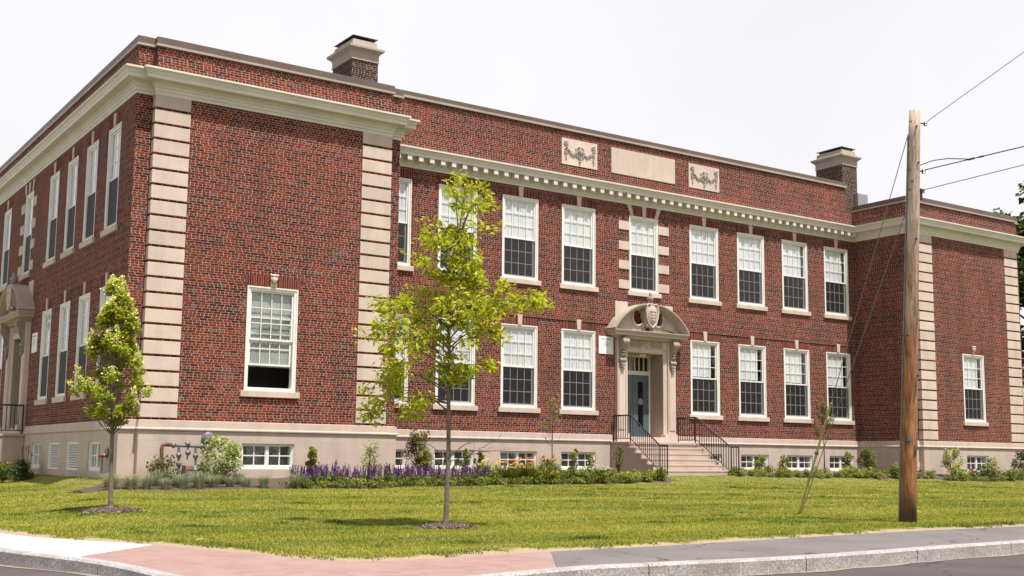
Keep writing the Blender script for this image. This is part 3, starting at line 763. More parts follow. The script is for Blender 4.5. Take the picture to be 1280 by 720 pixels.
# kerb line (x, y, z of its top), outer edge of the pavement; the corner drops to a ramp
K1 = [(-31, 90, -2.03), (-29.5, 40, -2.03), (-27.8, 8, -2.03), (-26.6, -8, -2.03), (-25.95, -14, -2.03), (-25.4, -17.87, -2.03), (-24.92, -19.1, -2.05)]
K2 = [(-24.92, -19.1, -2.05), (-24.62, -20.2, -2.08), (-24.4, -21.2, -2.12), (-24.05, -22.05, -2.14), (-23.3, -22.75, -2.13), (-22.3, -23.0, -2.08), (-20.9, -22.99, -2.03)]
K3 = [(-20.9, -22.99, -2.03), (-19.4, -23.03, -2.03), (-17.36, -23.12, -2.03), (-13.05, -22.75, -2.03), (-8, -22.5, -2.03), (10, -22.3, -2.03), (40, -22.2, -2.03), (100, -22, -2.03)]
E1 = [(-29.6, 90, -2.0), (-28.0, 40, -2.0), (-26.4, 8, -2.0), (-25.4, -8, -2.0), (-24.89, -15.25, -2.0), (-23.73, -18.29, -2.0)]
E2 = [(-23.73, -18.29, -2.0), (-23.15, -20.1, -2.0), (-22.75, -21.35, -2.0), (-22.1, -21.62, -2.0), (-21., -21.5, -2.0), (-19.93, -21.40, -2.0)]
E3 = [(-19.93, -21.40, -2.0), (-17.87, -21.26, -2.0), (-15.09, -20.94, -2.0), (-12.2, -20.65, -2.0), (-9.05, -20.55, -2.0), (10, -20.4, -2.0), (40, -20.3, -2.0), (100, -20.1, -2.0)]
def resample(P, n):
    L = [0]
    for a, b in zip(P, P[1:]): L.append(L[-1]+(b-a).length)
    out = []
    for i in range(n+1):
        s_ = L[-1]*i/n; j = max(k for k in range(len(L)) if L[k] <= s_+1e-9); j = min(j, len(P)-2)
        t = (s_-L[j])/max(1e-9, L[j+1]-L[j]); out.append(P[j].lerp(P[j+1], t))
    return out
KW = .15
def inner(P, d):
    out = []
    for i, p in enumerate(P):
        t = (P[min(i+1, len(P)-1)]-P[max(i-1, 0)]); t.z = 0; t.normalize(); out.append(p+Vector((-t.y, t.x, 0))*d)
    return out
k_all = []
for nm, K, Eg, mt, n in (('concrete_sidewalk', K1, E1, CONC, 150), ('brick_sidewalk', K2, E2, PAVER, 60), ('asphalt_sidewalk', K3, E3, WALKA, 200)):
    k = catmull(K); k_all += k if not k_all else k[1:]
    # denser near the corner: keep the spline's own sampling
    ki = inner(k, KW); e = catmull(Eg)
    # each kerb point meets the closest fraction of the lawn edge
    er = resample(e, len(ki)-1) if nm != 'x' else e
    Lk = [0]
    for a, b in zip(ki, ki[1:]): Lk.append(Lk[-1]+(b-a).length)
    Le = [0]
    for a, b in zip(e, e[1:]): Le.append(Le[-1]+(b-a).length)
    er = []
    for s_ in Lk:
        q_ = s_/Lk[-1]*Le[-1]; j = min(max(k_ for k_ in range(len(Le)) if Le[k_] <= q_+1e-9), len(e)-2); er.append(e[j].lerp(e[j+1], (q_-Le[j])/max(1e-9, Le[j+1]-Le[j])))
    m = MB(); nn = len(ki); cols = 5
    for i in range(nn-1):
        for c_ in range(cols):
            t0, t1 = c_/cols, (c_+1)/cols
            m.quad(ki[i].lerp(er[i], t0), ki[i+1].lerp(er[i+1], t0), ki[i+1].lerp(er[i+1], t1), ki[i].lerp(er[i], t1))
        for P_, up in ((er, 0),):
            a, b = P_[i], P_[i+1]; m.quad(b, a, a-Vector((0, 0, .3)), b-Vector((0, 0, .3)))
    struct(m.build(nm, mt))
# granite kerb stones with open joints
kk = catmull([Vector(p) for p in [tuple(v) for v in k_all[::3]]+[tuple(k_all[-1])]], .15)
L = 0; m = MB(); jn = 2.3; prof = [(0., -.35), (-.012, -.02), (.012, .004), (KW-.004, .006), (KW-.004, -.35)]
ni = inner(kk, 1.0)
def kring(i, dz=0.):
    d = (ni[i]-kk[i]); d.z = 0; d.normalize(); return [tuple(kk[i]+d*o+Vector((0, 0, zz))) for o, zz in prof]
rings = []
for i in range(len(kk)):
    rings.append(kring(i))
last = 0.
for i in range(len(kk)-1):
    seg = (kk[i+1]-kk[i]).length; L += seg
    a, b = [Vector(v) for v in rings[i]], [Vector(v) for v in rings[i+1]]
    joint = L-last > jn
    if joint: last = L; b = [v.lerp(w_, min(.5, .012/seg)) for v, w_ in zip(b, a)]
    for j in range(len(prof)-1): m.quad(a[j+1], b[j+1], b[j], a[j])
    if joint:
        n = len(m.v); m.v += [tuple(v) for v in b]; m.f.append(tuple(range(n, n+len(prof))))
struct(m.build('granite_kerb', GRAN))
m = MB(); g0, g1 = inner(kk, .0), inner(kk, -.16)
for i in range(len(kk)-1):
    wv = [.35+.65*abs(math.sin(k_*.37)*math.sin(k_*.113+1)) for k_ in (i, i+1)]
    q_ = [g0[i], g0[i].lerp(g1[i], wv[0]), g0[i+1].lerp(g1[i+1], wv[1]), g0[i+1]]
    m.quad(*[(v.x, v.y, -2.2) for v in q_])
struct(m.build('gutter_grit', plain('gutter_sand', (.34,.285,.23), .95, .25, 25.)), 'stuff')
# the street
m = MB(); m.quad((-300, -200, -2.205), (300, -200, -2.205), (300, 200, -2.205), (-300, 200, -2.205)); struct(m.build('street', STREET))
GR = plain('far_ground', (.10,.115,.04), .95, .15, .4)
m = MB()
for a in ((-1500, -1500, 1500, -33), (-1500, -33, -36, 1500), (100, -20, 1500, 1500), (-36, 90, 100, 1500)): m.quad((a[0], a[1], -2.15), (a[2], a[1], -2.15), (a[2], a[3], -2.15), (a[0], a[3], -2.15))
struct(m.build('ground', GR))
# lawn
edge_line = [v.to_2d() for v in catmull(E1)+catmull(E2)[1:]+catmull(E3)[1:]]
EA = np.array([tuple(v) for v in edge_line])
def edge_dist(X, Y):
    """signed distance to the pavement, positive on the lawn"""
    P = np.stack([X, Y], -1); best = np.full(len(X), 1e9); sg = np.ones(len(X))
    for i in range(len(EA)-1):
        a, b = EA[i], EA[i+1]; ab = b-a; t = np.clip(((P-a)@ab)/(ab@ab+1e-12), 0, 1); q_ = a+t[:, None]*ab
        d = np.hypot(*(P-q_).T); cr_ = ab[0]*(P[:, 1]-a[1])-ab[1]*(P[:, 0]-a[0])
        u = d < best; best[u] = d[u]; sg[u] = np.sign(cr_[u]+1e-12)
    return best*sg
gxs = np.concatenate([np.arange(-31, -15, .22), np.arange(-15, 26, .4), np.arange(26, 101, 5)])
gys = np.concatenate([np.arange(-22.2, -12, .2), np.arange(-12, 0.5, .35), np.arange(.5, 91, 4)])
GX, GY = np.meshgrid(gxs, gys); ED = edge_dist(GX.ravel(), GY.ravel()).reshape(GX.shape)
def lawn_z(x, y, ed):
    z = gz(x, y) + .018*math.sin(x*1.9+y*.7)*math.sin(y*1.3-x*.4)
    z = max(z, -1.985) if ed > .3 else (-2.012 + .027*max(0, min(1, ed/.3)) if ed > 0 else -2.012+max(-.5, ed*.4))
    return z
mv = [(float(x), float(y), lawn_z(float(x), float(y), float(e))) for x, y, e in zip(GX.ravel(), GY.ravel(), ED.ravel())]
nx = len(gxs); mf = []; EDr = ED.ravel()
for j in range(len(gys)-1):
    for i in range(nx-1):
        a = j*nx+i; q_ = (a, a+1, a+nx+1, a+nx)
        if max(EDr[k_] for k_ in q_) > -.25: mf.append(q_)
me = bpy.data.meshes.new('lawn'); me.from_pydata(mv, [], mf); me.materials.append(attr_mat_lawn()); me.polygons.foreach_set('use_smooth', [True]*len(mf))
at_ = me.attributes.new('edge', 'FLOAT', 'POINT'); at_.data.foreach_set('value', np.clip(1-EDr/(.62+.7*np.clip(np.sin(GX.ravel()*1.13+2)*np.sin(GX.ravel()*.37+.5)-.2, 0, .6)), 0, 1).astype(np.float32))
lo = bpy.data.objects.new('lawn', me); COL.objects.link(lo); struct(lo)

# planting beds of dark bark along the walls (slightly proud of the lawn)
MULCH = plain('bark_mulch', (.115,.078,.06), .95, .25, 30., bump=.6)
def bed_front(x):   # y of the bed's front edge
    return np.interp(x, [-21.3, -19.8, -13.0, -11.0, -4.0, -2.2, 1.9, 3.2, 6, 11.0, 12.2, 22], [-4.6, -4.9, -4.9, -4.5, -4.5, -4.1, -3.2, -3.2, -3.6, -3.9, -5.0, -5.0])
def bed(x0, x1, yb):
    m = MB(); xs_ = np.arange(x0, x1+.01, .3)
    for a, b in zip(xs_, xs_[1:]):
        rows = []
        for x in (a, b):
            f = bed_front(x)+.07*math.sin(x*5.1)+.05*math.sin(x*11.7)
            rows.append([(x, y, gz(x, y)+(.035 if i else -.03)+.015*math.sin(x*17+y*9)) for i, y in enumerate(np.linspace(f, yb(x), 9))])
        for i in range(8): m.quad(rows[0][i], rows[1][i], rows[1][i+1], rows[0][i+1])
    struct(m.build('mulch_bed', MULCH))
bed(-21.0, -1.75, lambda x: -2.93 if x < -11.85 else -.04); bed(1.75, 21.5, lambda x: -.04 if x < 11.8 else -2.93)

# grass blades
def cam_t(X, Y, Z): return (X-CX)*FW.x+(Y-CY)*FW.y+(Z-CZ)*FW.z
def grass():
    N = 2600000
    X = rng.uniform(-26.5, 24, N); Y = rng.uniform(-22, 9, N)
    T = cam_t(X, Y, np.full(N, -1.9)); dR = (X-CX)*RT.x+(Y-CY)*RT.y
    u = 640+FPX*dR/np.maximum(T, 1); keep = (T > 8) & (u > -60) & (u < 1340)
    keep &= rng.random(N) < np.minimum(1, (15/np.maximum(T, 1))**1.5)
    X, Y = X[keep], Y[keep]; ed = edge_dist(X, Y)
    bf = bed_front(X); inb = (Y > bf+.05) & (X > -21.0) & (Y < -2.9) & (np.abs(X) > 1.9)
    inb |= (Y > -2.9) & (X > -19.75) & ((np.abs(X) > 1.9) | (Y > -2.6))
    for tx, ty, tr in rings_xy: inb |= np.hypot(X-tx, Y-ty) < tr*(.9+.15*np.sin(np.arctan2(Y-ty, X-tx)*5))
    bare = .55*np.sin(X*2.3+1)*np.sin(X*5.7)+.3*np.sin(X*13.) 
    b2 = np.sin(X*1.13+2)*np.sin(X*.37+.5)
    ok = (~inb) & (ed > .03+.30*np.maximum(0, bare+.35)+1.0*np.clip(b2-.2, 0, .55)*(.6+.4*np.sin(X*6.1)*np.sin(Y*9+X*3))+rng.random(len(X))**2*.22)
    wx_, wy_ = rng.uniform(-26, 10, 26), rng.uniform(-21, -5, 26)      # a few thin, worn spots
    for a_, b_ in zip(wx_, wy_): ok &= (np.hypot(X-a_, (Y-b_)*1.6) > .28*(.6+.4*np.sin(X*9+Y*7))) | (rng.random(len(X)) < .35)
    X, Y, ed = X[ok], Y[ok], ed[ok]; n = len(X)
    Z = np.array([lawn_z(float(a), float(b), float(c)) for a, b, c in zip(X, Y, ed)])-.006
    clump = np.sin(X*1.7+np.sin(Y*1.1)*2)*np.sin(Y*2.1+np.sin(X*.9)*1.5); fine = np.sin(X*7.3+Y*3.1)*np.sin(Y*8.9-X*2.7)
    tall = np.exp(-((ed-.25)/.3)**2)*(.5+.5*np.sin(X*1.9)*np.sin(X*.71+1))
    h = .018+.016*rng.random(n)+.006*clump+.085*tall*np.clip(np.sin(X*2.7+1)*np.sin(X*1.3)+.35, 0, 1)*rng.random(n); wd = .006+.006*rng.random(n)
    T = cam_t(X, Y, Z); wd *= np.clip(T/16, 1, 2.)
    big = np.sin(X*.45+Y*1.3+np.sin(Y*.6)*1.5)*np.sin(Y*.85-X*.23+1)
    streak = np.sin(Y*5.2+.8*np.sin(X*.7))*np.sin(X*.33+Y*.4)
    tint = np.clip(.52+.07*clump+.03*fine+.19*big+.08*streak+rng.normal(0, .07, n)-.30*tall, 0, 1)
    for a_, b_, r_ in zip(rng.uniform(-26, 14, 170), rng.uniform(-21.3, -4.5, 170), rng.uniform(.08, .26, 170)):      # clover and coarse tufts
        f_ = np.exp(-(((X-a_)**2+(Y-b_)**2)/r_**2)); h += f_*.028; tint -= f_*.30
    tint = np.clip(tint, 0, 1)
    an = rng.uniform(0, 2*np.pi, n); ln = rng.uniform(.2, 1.2, n)*h; la = rng.uniform(0, 2*np.pi, n)
    V = np.empty((n, 3, 3), np.float32)
    V[:, 0] = np.stack([X-np.cos(an)*wd, Y-np.sin(an)*wd, Z], -1); V[:, 1] = np.stack([X+np.cos(an)*wd, Y+np.sin(an)*wd, Z], -1)
    V[:, 2] = np.stack([X+np.cos(la)*ln, Y+np.sin(la)*ln, Z+h], -1)
    o = tri_mesh('grass', V.reshape(-1, 3), 3, np.repeat(tint, 3), GRASSM)
    struct(o, 'stuff'); return n
def tri_mesh(name, V, k, tint, mat, parent=None):
    me = bpy.data.meshes.new(name); n = len(V)//k
    me.vertices.add(len(V)); me.vertices.foreach_set('co', np.asarray(V, np.float32).ravel())
    me.loops.add(n*k); me.loops.foreach_set('vertex_index', np.arange(n*k, dtype=np.int32))
    me.polygons.add(n); me.polygons.foreach_set('loop_start', np.arange(0, n*k, k, dtype=np.int32))
    me.update(calc_edges=True)
    a = me.attributes.new('tint', 'FLOAT', 'POINT'); a.data.foreach_set('value', np.asarray(tint, np.float32))
    me.materials.append(mat); o = bpy.data.objects.new(name, me); COL.objects.link(o)
    if parent: o.parent = parent
    return o
GRASSM = leaf_mat('grass_blades', [(0, (.05,.085,.012)), (.3, (.165,.205,.022)), (.55, (.29,.295,.034)), (.78, (.41,.365,.065)), (1, (.52,.44,.17))], .3, .6)

# ------------------------------------------------------------------ foliage helpers
def leaf_cloud(C, size, asp=.5, up=.3, jit=.35, fold=.25, tdir=None, droop=0.):
    """one rhombic leaf per centre; returns quads"""
    n = len(C); nrm = rng.normal(size=(n, 3)); nrm[:, 2] = np.abs(nrm[:, 2])+up*2; nrm /= np.linalg.norm(nrm, axis=1)[:, None]
    d = rng.normal(size=(n, 3)) if tdir is None else tdir+rng.normal(size=(n, 3))*.6
    d[:, 2] -= droop
    d -= nrm*(d*nrm).sum(1)[:, None]; d /= np.linalg.norm(d, axis=1)[:, None]; s_ = np.cross(nrm, d)
    sz = size*(1+jit*rng.normal(size=n)); sz = np.clip(sz, size*.4, size*1.8)[:, None]
    V = np.empty((n, 4, 3)); V[:, 0] = C-d*sz*.5; V[:, 2] = C+d*sz*.5; V[:, 1] = C+s_*sz*asp*.5+nrm*sz*fold*.3; V[:, 3] = C-s_*sz*asp*.5+nrm*sz*fold*.3
    return V.reshape(-1, 3)
def gauss(c, r, n):
    r = np.array(r if hasattr(r, '__len__') else (r, r, r)); v = rng.normal(size=(n, 3)); v /= np.linalg.norm(v, axis=1)[:, None]
    return np.array(c)+v*r*(rng.random((n, 1))**.45)
BARK = plain('young_bark', (.21,.165,.135), .9, .2, 14., bump=.5)
TWIG = plain('twig', (.16,.125,.10), .9, .2, 10.)
TREEG = leaf_mat('oak_leaves', [(0, (.19,.21,.014)), (.35, (.38,.405,.025)), (.7, (.55,.56,.05)), (1, (.72,.70,.14))], .5)
rings_xy = []
def mulch_ring(p, r):
    m = MB(); n = 28; r *= .8; rr = [r*(1+.12*math.sin(k*1.7)+.14*random.random()) for k in range(n)]
    for k in range(n):
        a0, a1 = 2*math.pi*k/n, 2*math.pi*(k+1)/n; q0, q1 = rr[k], rr[(k+1) % n]
        for f0, f1, h0, h1 in ((0, .5, .07, .06), (.5, 1, .06, -.01)):
            P_ = [(p.x+q*f*math.cos(a), p.y+q*f*math.sin(a), gz(p.x+q*f*math.cos(a), p.y+q*f*math.sin(a))+h+.02) for q, f, a, h in ((q0, f0, a0, h0), (q0, f1, a0, h1), (q1, f1, a1, h1), (q1, f0, a1, h0))]
            m.quad(*P_)
    o = struct(m.build('mulch', MULCH), 'stuff')
    n = 1500; a = rng.uniform(0, 6.28, n); q = r*np.sqrt(rng.random(n))*1.15
    Cc = np.stack([p.x+q*np.cos(a), p.y+q*np.sin(a), [gz(p.x+qq*math.cos(aa), p.y+qq*math.sin(aa))+.095*(1-.75*qq/r) for qq, aa in zip(q, a)]], -1)
    ch = tri_mesh('mulch_chips', leaf_cloud(Cc, .06, .45, .1), 4, np.repeat(rng.random(n), 4), CHIPS); struct(ch, 'stuff')
    rings_xy.append((p.x, p.y, r))
CHIPS = leaf_mat('bark_chips', [(0, (.07,.05,.04)), (.5, (.19,.14,.11)), (1, (.34,.27,.22))], 0.)
def local(px, py, base_px, t):   # picture offset -> metres in the tree's own upright plane
    return ((px-base_px[0])*t/FPX, (base_px[1]-py)*t/FPX)

# ------------------------------------------------------------------ the young oak in the middle of the lawn
def oak():
    b = gp(557, 661); t = depth(b); root = empty('young_oak_tree', b)
    tag(root, 'young yellow green oak with sparse drooping crown in front of the centre windows', 'tree')
    L_ = lambda px, py: local(px, py, (557, 661), t)
    rx = Vector((RT.x, RT.y, 0)).normalized(); fy = Vector((FW.x, FW.y, 0)).normalized()
    def P(px, py, dp=0.): a, h = L_(px, py); return rx*a+fy*dp+Vector((0, 0, h))
    tr = [P(556, 668), P(557, 655), P(558, 620), P(559, 560), P(558, 500), P(558, 440), P(556, 400), P(560, 350), P(566, 310), P(570, 270), P(576, 225)]
    mm = MB(); mm.tube(tr, [.058, .046, .040, .036, .032, .028, .024, .019, .014, .009, .004], 10); tk = mm.build('trunk', BARK, root, smooth=True)
    cl = [(575,222,14,70),(591,236,14,60),(562,238,12,45),(588,257,10,35),(572,256,9,35),(526,278,13,45),(543,284,10,22),(558,277,9,22),(590,276,12,40),(576,290,8,22),(537,303,9,28),
          (571,308,13,60),(558,326,16,95),(580,333,15,90),(531,326,14,60),(545,340,15,80),(566,350,17,110),(597,355,12,50),(613,360,14,60),(637,374,13,60),(660,377,13,75),(674,375,9,45),(620,376,10,40),
          (520,372,13,55),(540,372,17,95),(562,378,18,100),(585,378,17,90),(605,384,14,60),(500,388,14,60),(482,382,9,30),(518,396,17,80),(545,400,20,100),(572,402,17,70),(598,404,15,60),(470,396,11,40),(460,420,10,40),(490,412,16,70),
          (512,424,16,75),(534,432,14,60),(486,440,14,60),(505,456,13,60),(484,470,11,45),(476,488,11,55),(466,505,11,55),(458,520,8,35),(495,470,10,30),(530,474,11,40),(515,498,11,45),(511,522,8,35),(520,510,7,24),(567,464,15,95),(577,474,9,40),(602,458,9,45),(556,446,9,24),(614,412,8,22),(590,424,8,20),(548,420,12,40)]
    r_ = random.Random(5); br = MB(); LV = []; TN = []
    for (px, py, rp, n) in cl:
        a, h = L_(px, py); a0 = a; reach = abs(a)*.9+.12
        dp = r_.uniform(-1, 1)*min(.85, reach) if abs(a) < .6 else r_.uniform(-.45, .45)
        c = P(px, py, dp); rad = rp*t/FPX
        # limb from the trunk, starting lower
        hs = max(1.6, min(h-.15-abs(a)*.18, 4.6)); hs = hs+(.35 if h < 2.0 else 0)
        zz = [v.z for v in tr]; i = max(1, min(len(tr)-1, next((k for k, z_ in enumerate(zz) if z_ > hs), len(tr)-1)))
        f = (hs-zz[i-1])/max(1e-6, zz[i]-zz[i-1]); s_ = tr[i-1].lerp(tr[i], max(0, min(1, f)))
        mid = s_.lerp(c, .55)+Vector((0, 0, .08+.10*abs(a0)))
        br.tube([s_, s_.lerp(mid, .5)+Vector((0, 0, .03)), mid, mid.lerp(c, .6)+Vector((r_.uniform(-.03, .03), 0, .02)), c], [.013, .011, .008, .006, .003], 5, cap=False)
        # sub-twigs with leaves whorled at their ends
        for k in range(max(4, n//9)):
            tip = c+Vector((r_.gauss(0, rad*.75), r_.gauss(0, rad*1.0), r_.gauss(0, rad*.6)))
            br.tube([c.lerp(mid, .25), c.lerp(tip, .5)+Vector((0, 0, .02)), tip], [.004, .003, .002], 4, cap=False)
            m_ = 22; Cc = np.array(tip)+rng.normal(size=(m_, 3))*np.array([.072, .072, .056]); td = Cc-np.array(c.lerp(mid, .2)); td /= np.linalg.norm(td, axis=1)[:, None]+1e-6
            LV.append(leaf_cloud(Cc, .100, .40, .15, .3, .3, tdir=td, droop=.35)); TN.append(np.repeat(np.clip(rng.normal(.5, .2, m_)+r_.uniform(-.15, .15), 0, 1), 4))
    # bare dead lower limbs
    for sx, sy, ex, ey, d_ in ((559,590,622,548,.3),(559,578,640,561,-.3),(560,572,596,549,.2),(556,575,522,552,.2),(557,582,512,569,-.3),(560,567,612,566,.5),(558,470,583,448,.2),(560,482,540,462,.1)):
        s_, e_ = P(sx, sy), P(ex, ey, d_); md = s_.lerp(e_, .5)+Vector((0, 0, .05 if ey > 500 else 0)); br.tube([s_, md, e_], [.009, .006, .002], 5, cap=False)
        for k in range(4):
            q_ = md.lerp(e_, r_.random()); br.tube([q_, q_+Vector((r_.uniform(-.1, .25), r_.uniform(-.15, .15), r_.uniform(-.02, .16)))], [.004, .0015], 4, cap=False)
    br.build('branches', TWIG, root)
    tri_mesh('crown', np.concatenate(LV), 4, np.concatenate(TN), TREEG, root)
    mulch_ring(b+Vector((.02, 0, 0)), .52)
    return t
oak()
LILAC = leaf_mat('lilac_leaves', [(0, (.15,.19,.016)), (.4, (.29,.33,.03)), (.8, (.45,.47,.06)), (1, (.58,.58,.11))], .5)
BLOOM = leaf_mat('cream_blossom', [(0, (.56,.55,.14)), (.5, (.76,.72,.29)), (.9, (.84,.79,.46)), (1, (.82,.66,.44))], .3)
def lilac():
    b = gp(138, 640); t = depth(b); root = empty('flowering_lilac_tree', b)
    tag(root, 'small round headed tree with creamy blossom at the tips on the left lawn', 'tree')
    k = t/FPX; rx = Vector((RT.x, RT.y, 0)).normalized(); fy = Vector((FW.x, FW.y, 0)).normalized()
    def P(px, py, dp=0): return rx*((px-138)*k)+fy*dp+Vector((0, 0, (640-py)*k))
    tr = [P(138, 645), P(138, 632), P(136, 590), P(135, 540), P(134, 500), P(134, 450), P(133, 400), P(134, 362)]
    mm = MB(); mm.tube(tr, [.06, .045, .037, .033, .028, .022, .015, .005], 10); mm.build('trunk', BARK, root, smooth=True)
    prof = [(352,5),(365,12),(380,17),(395,22),(410,27),(425,34),(440,44),(455,50),(470,51),(485,53),(500,42),(512,34),(522,22),(532,10)]
    br = MB(); LV = []; TN = []; BV = []; BT = []; r_ = random.Random(2)
    for j in range(112):
        py = r_.uniform(354, 528) if j > 26 else r_.uniform(352, 440); rad = np.interp(py, *zip(*prof)); an = r_.uniform(0, 6.283); q = math.sqrt(r_.uniform(.05, 1))*rad
        wob = .92+.22*math.sin(an*3+py*.05)
        a = q*math.cos(an)*wob-2; d_ = q*math.sin(an)*wob*k
        c = P(135+a, py+abs(q)*.12, d_); hs = max(1.35, c.z-.15-abs(q)*k*.8); zz = [v.z for v in tr]
        i = max(1, min(len(tr)-1, next((n for n, z_ in enumerate(zz) if z_ > hs), len(tr)-1))); s_ = tr[i-1].lerp(tr[i], max(0, min(1, (hs-zz[i-1])/(zz[i]-zz[i-1]))))
        br.tube([s_, s_.lerp(c, .5)+Vector((0, 0, -.05)), c], [.011, .008, .003], 5, cap=False)
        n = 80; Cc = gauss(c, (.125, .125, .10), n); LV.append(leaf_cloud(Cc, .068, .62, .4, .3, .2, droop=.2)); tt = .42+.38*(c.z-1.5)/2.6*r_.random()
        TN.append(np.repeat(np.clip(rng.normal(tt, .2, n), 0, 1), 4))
        outer = q/rad > .55
        if outer and (py < 462 or r_.random() < .35):
            up = Vector((a*k*.12, d_*.12, .11)); n = 95; f = rng.random((n, 1)); Cc = np.array(c)+np.array([0, 0, .04])+f*np.array(up)*1.5+rng.normal(size=(n, 3))*.05*(1.25-f)
            BV.append(leaf_cloud(Cc, .034, .8, .3)); BT.append(np.repeat(np.clip(rng.normal(.5, .25, n), 0, 1), 4))
    br.build('branches', TWIG, root); tri_mesh('crown', np.concatenate(LV), 4, np.concatenate(TN), LILAC, root)
    tri_mesh('blossom', np.concatenate(BV), 4, np.concatenate(BT), BLOOM, root)
    mulch_ring(b, .62)
lilac()
grass()

# ------------------------------------------------------------------ planting
def onY(px, py, Y): d = ray(px, py); return CAM + d*((Y-CY)/d.y)
def onX(px, py, X): d = ray(px, py); return CAM + d*((X-CX)/d.x)
def spot(px, Y):
    p = onY(px, 600, Y); return Vector((p.x, Y, gz(p.x, Y)+.03))
FESC = leaf_mat('blue_fescue', [(0, (.13,.16,.10)), (.5, (.30,.34,.23)), (1, (.50,.50,.34))], .2)
GREEN = leaf_mat('garden_green', [(0, (.05,.08,.016)), (.4, (.12,.155,.028)), (.75, (.22,.245,.055)), (1, (.36,.36,.12))], .35)
LIME = leaf_mat('lime_green', [(0, (.10,.13,.018)), (.5, (.25,.275,.045)), (1, (.44,.43,.12))], .4)
PALE = leaf_mat('variegated_leaf', [(0, (.10,.15,.035)), (.4, (.26,.32,.09)), (.7, (.48,.51,.22)), (1, (.74,.72,.48))], .35)
OLIVE = leaf_mat('bronze_leaf', [(0, (.06,.06,.02)), (.4, (.13,.13,.035)), (.7, (.22,.20,.07)), (1, (.30,.16,.09))], .3)
DKGR = leaf_mat('dark_evergreen', [(0, (.015,.03,.008)), (.5, (.04,.07,.015)), (1, (.10,.13,.03))], .2)
PURP = leaf_mat('purple_floret', [(0, (.07,.015,.14)), (.5, (.16,.04,.27)), (.85, (.28,.10,.40)), (1, (.50,.32,.55))], .25)
ORNG = leaf_mat('orange_petal', [(0, (.62,.16,.01)), (.5, (.80,.30,.03)), (1, (.85,.50,.12))], .35)
YELL = leaf_mat('yellow_petal', [(0, (.62,.45,.03)), (1, (.85,.72,.20))], .35)
WHTP = leaf_mat('white_petal', [(0, (.62,.60,.50)), (1, (.85,.83,.75))], .3)
REDF = leaf_mat('red_petal', [(0, (.35,.03,.015)), (1, (.62,.10,.04))], .3)
def straps(n, h, spread, wd, segs=4, arch=.6, base=.06):
    V = []; T = []
    for i in range(n):
        a = rng.uniform(0, 6.283); hh = h*rng.uniform(.6, 1.1); sp = spread*rng.uniform(.15, 1.); b0 = rng.uniform(0, base, 1)[0]
        d = np.array([math.cos(a), math.sin(a), 0]); s_ = np.array([-d[1], d[0], 0])*wd*.5
        pts = []
        for k in range(segs+1):
            t = k/segs; pts.append(d*(b0+sp*t**1.5)+np.array([0, 0, hh*(t*(1+arch)-arch*t**2.6)]))
        tn = np.clip(rng.normal(.5, .2), 0, 1)
        for k in range(segs):
            w0, w1 = (1-k/segs)**.6, max(.08, (1-(k+1)/segs))**.6
            V += [pts[k]-s_*w0, pts[k]+s_*w0, pts[k+1]+s_*w1, pts[k+1]-s_*w1]; T += [tn]*4
    return np.array(V), np.array(T)
def leafy(c, r, n, size, **k):
    V = leaf_cloud(gauss(c, r, n), size, **k); return V, np.repeat(np.clip(rng.normal(.5, .24, n), 0, 1), 4)
def cat(L): return np.concatenate([a for a, b in L]), np.concatenate([b for a, b in L])
def scatter(protos, spots, label, cat_, group, smin=.68, smax=1.25):
    used = set(); r_ = random.Random(11)
    for i, p in enumerate(spots):
        pr = protos[i % len(protos)]
        if pr not in used: used.add(pr); o = pr
        else: o = copy_tree(pr)
        o.location = p; o.rotation_euler = (0, 0, r_.uniform(0, 6.28)); s_ = r_.uniform(smin, smax); o.scale = (s_, s_, s_*r_.uniform(.92, 1.1))
        tag(o, label, cat_, group)
rr = random.Random(4)
# blue fescue tufts along the front of the left wing bed
pr = []
for k in range(3):
    V, T = straps(420, .34, .30, .008, 4, .5, .09); pr.append(tri_mesh('fescue_tuft', V, 4, T, FESC))
sp = [Vector((x, -4.55+rr.uniform(-.12, .12), 0)) for x in np.arange(-20.4, -16.5, .42)]+[Vector((x, -4.0+rr.uniform(-.15, .15), 0)) for x in np.arange(-20.3, -16.9, .55)]+[Vector((-15.7, -4.65, 0))]
for p in sp: p.z = gz(p.x, p.y)
scatter(pr, sp, 'blue grey fescue grass tuft at the front of the left wing bed', 'grass tuft', 'blue fescue tufts', .8, 1.1)
# purple salvia
def salvia():
    e = empty('purple_salvia'); L = [leafy((rng.normal(0, .11), rng.normal(0, .11), .16+.05*rng.normal()), (.16, .16, .13), 70, .075, asp=.45, up=.2) for _ in range(4)]
    V, T = cat(L); tri_mesh('foliage', V, 4, T, GREEN, e); L = []; st = MB()
    for k in range(17):
        a = rng.uniform(0, 6.28); q = .23*math.sqrt(rng.random()); b = Vector((q*math.cos(a), q*math.sin(a), .18)); tip = b*1.35+Vector((0, 0, rng.uniform(.22, .40))); tip.z = b.z+rng.uniform(.24, .42)
        st.tube([b, tip], [.004, .002], 4, cap=False); n = 62; f = rng.random((n, 1))**.8
        Cc = np.array(b.lerp(tip, .25))+f*np.array(tip-b.lerp(tip, .25))+rng.normal(size=(n, 3))*.012*(1.15-f); L.append((leaf_cloud(Cc, .024, .7, .2), np.repeat(np.clip(rng.normal(.42, .26, n), 0, 1), 4)))
    V, T = cat(L); tri_mesh('flower_spikes', V, 4, T, PURP, e); st.build('stems', TWIG, e); return e
pr = [salvia() for _ in range(4)]
sp = []
for x in np.arange(-15.6, -9.5, .40):
    f = float(bed_front(x)); sp.append(Vector((x+rr.uniform(-.06, .06), f+.45+rr.uniform(-.1, .1), 0)))
    sp.append(Vector((x+.2+rr.uniform(-.06, .06), f+.85+rr.uniform(-.12, .12), 0)))
for p in sp: p.z = gz(p.x, p.y)
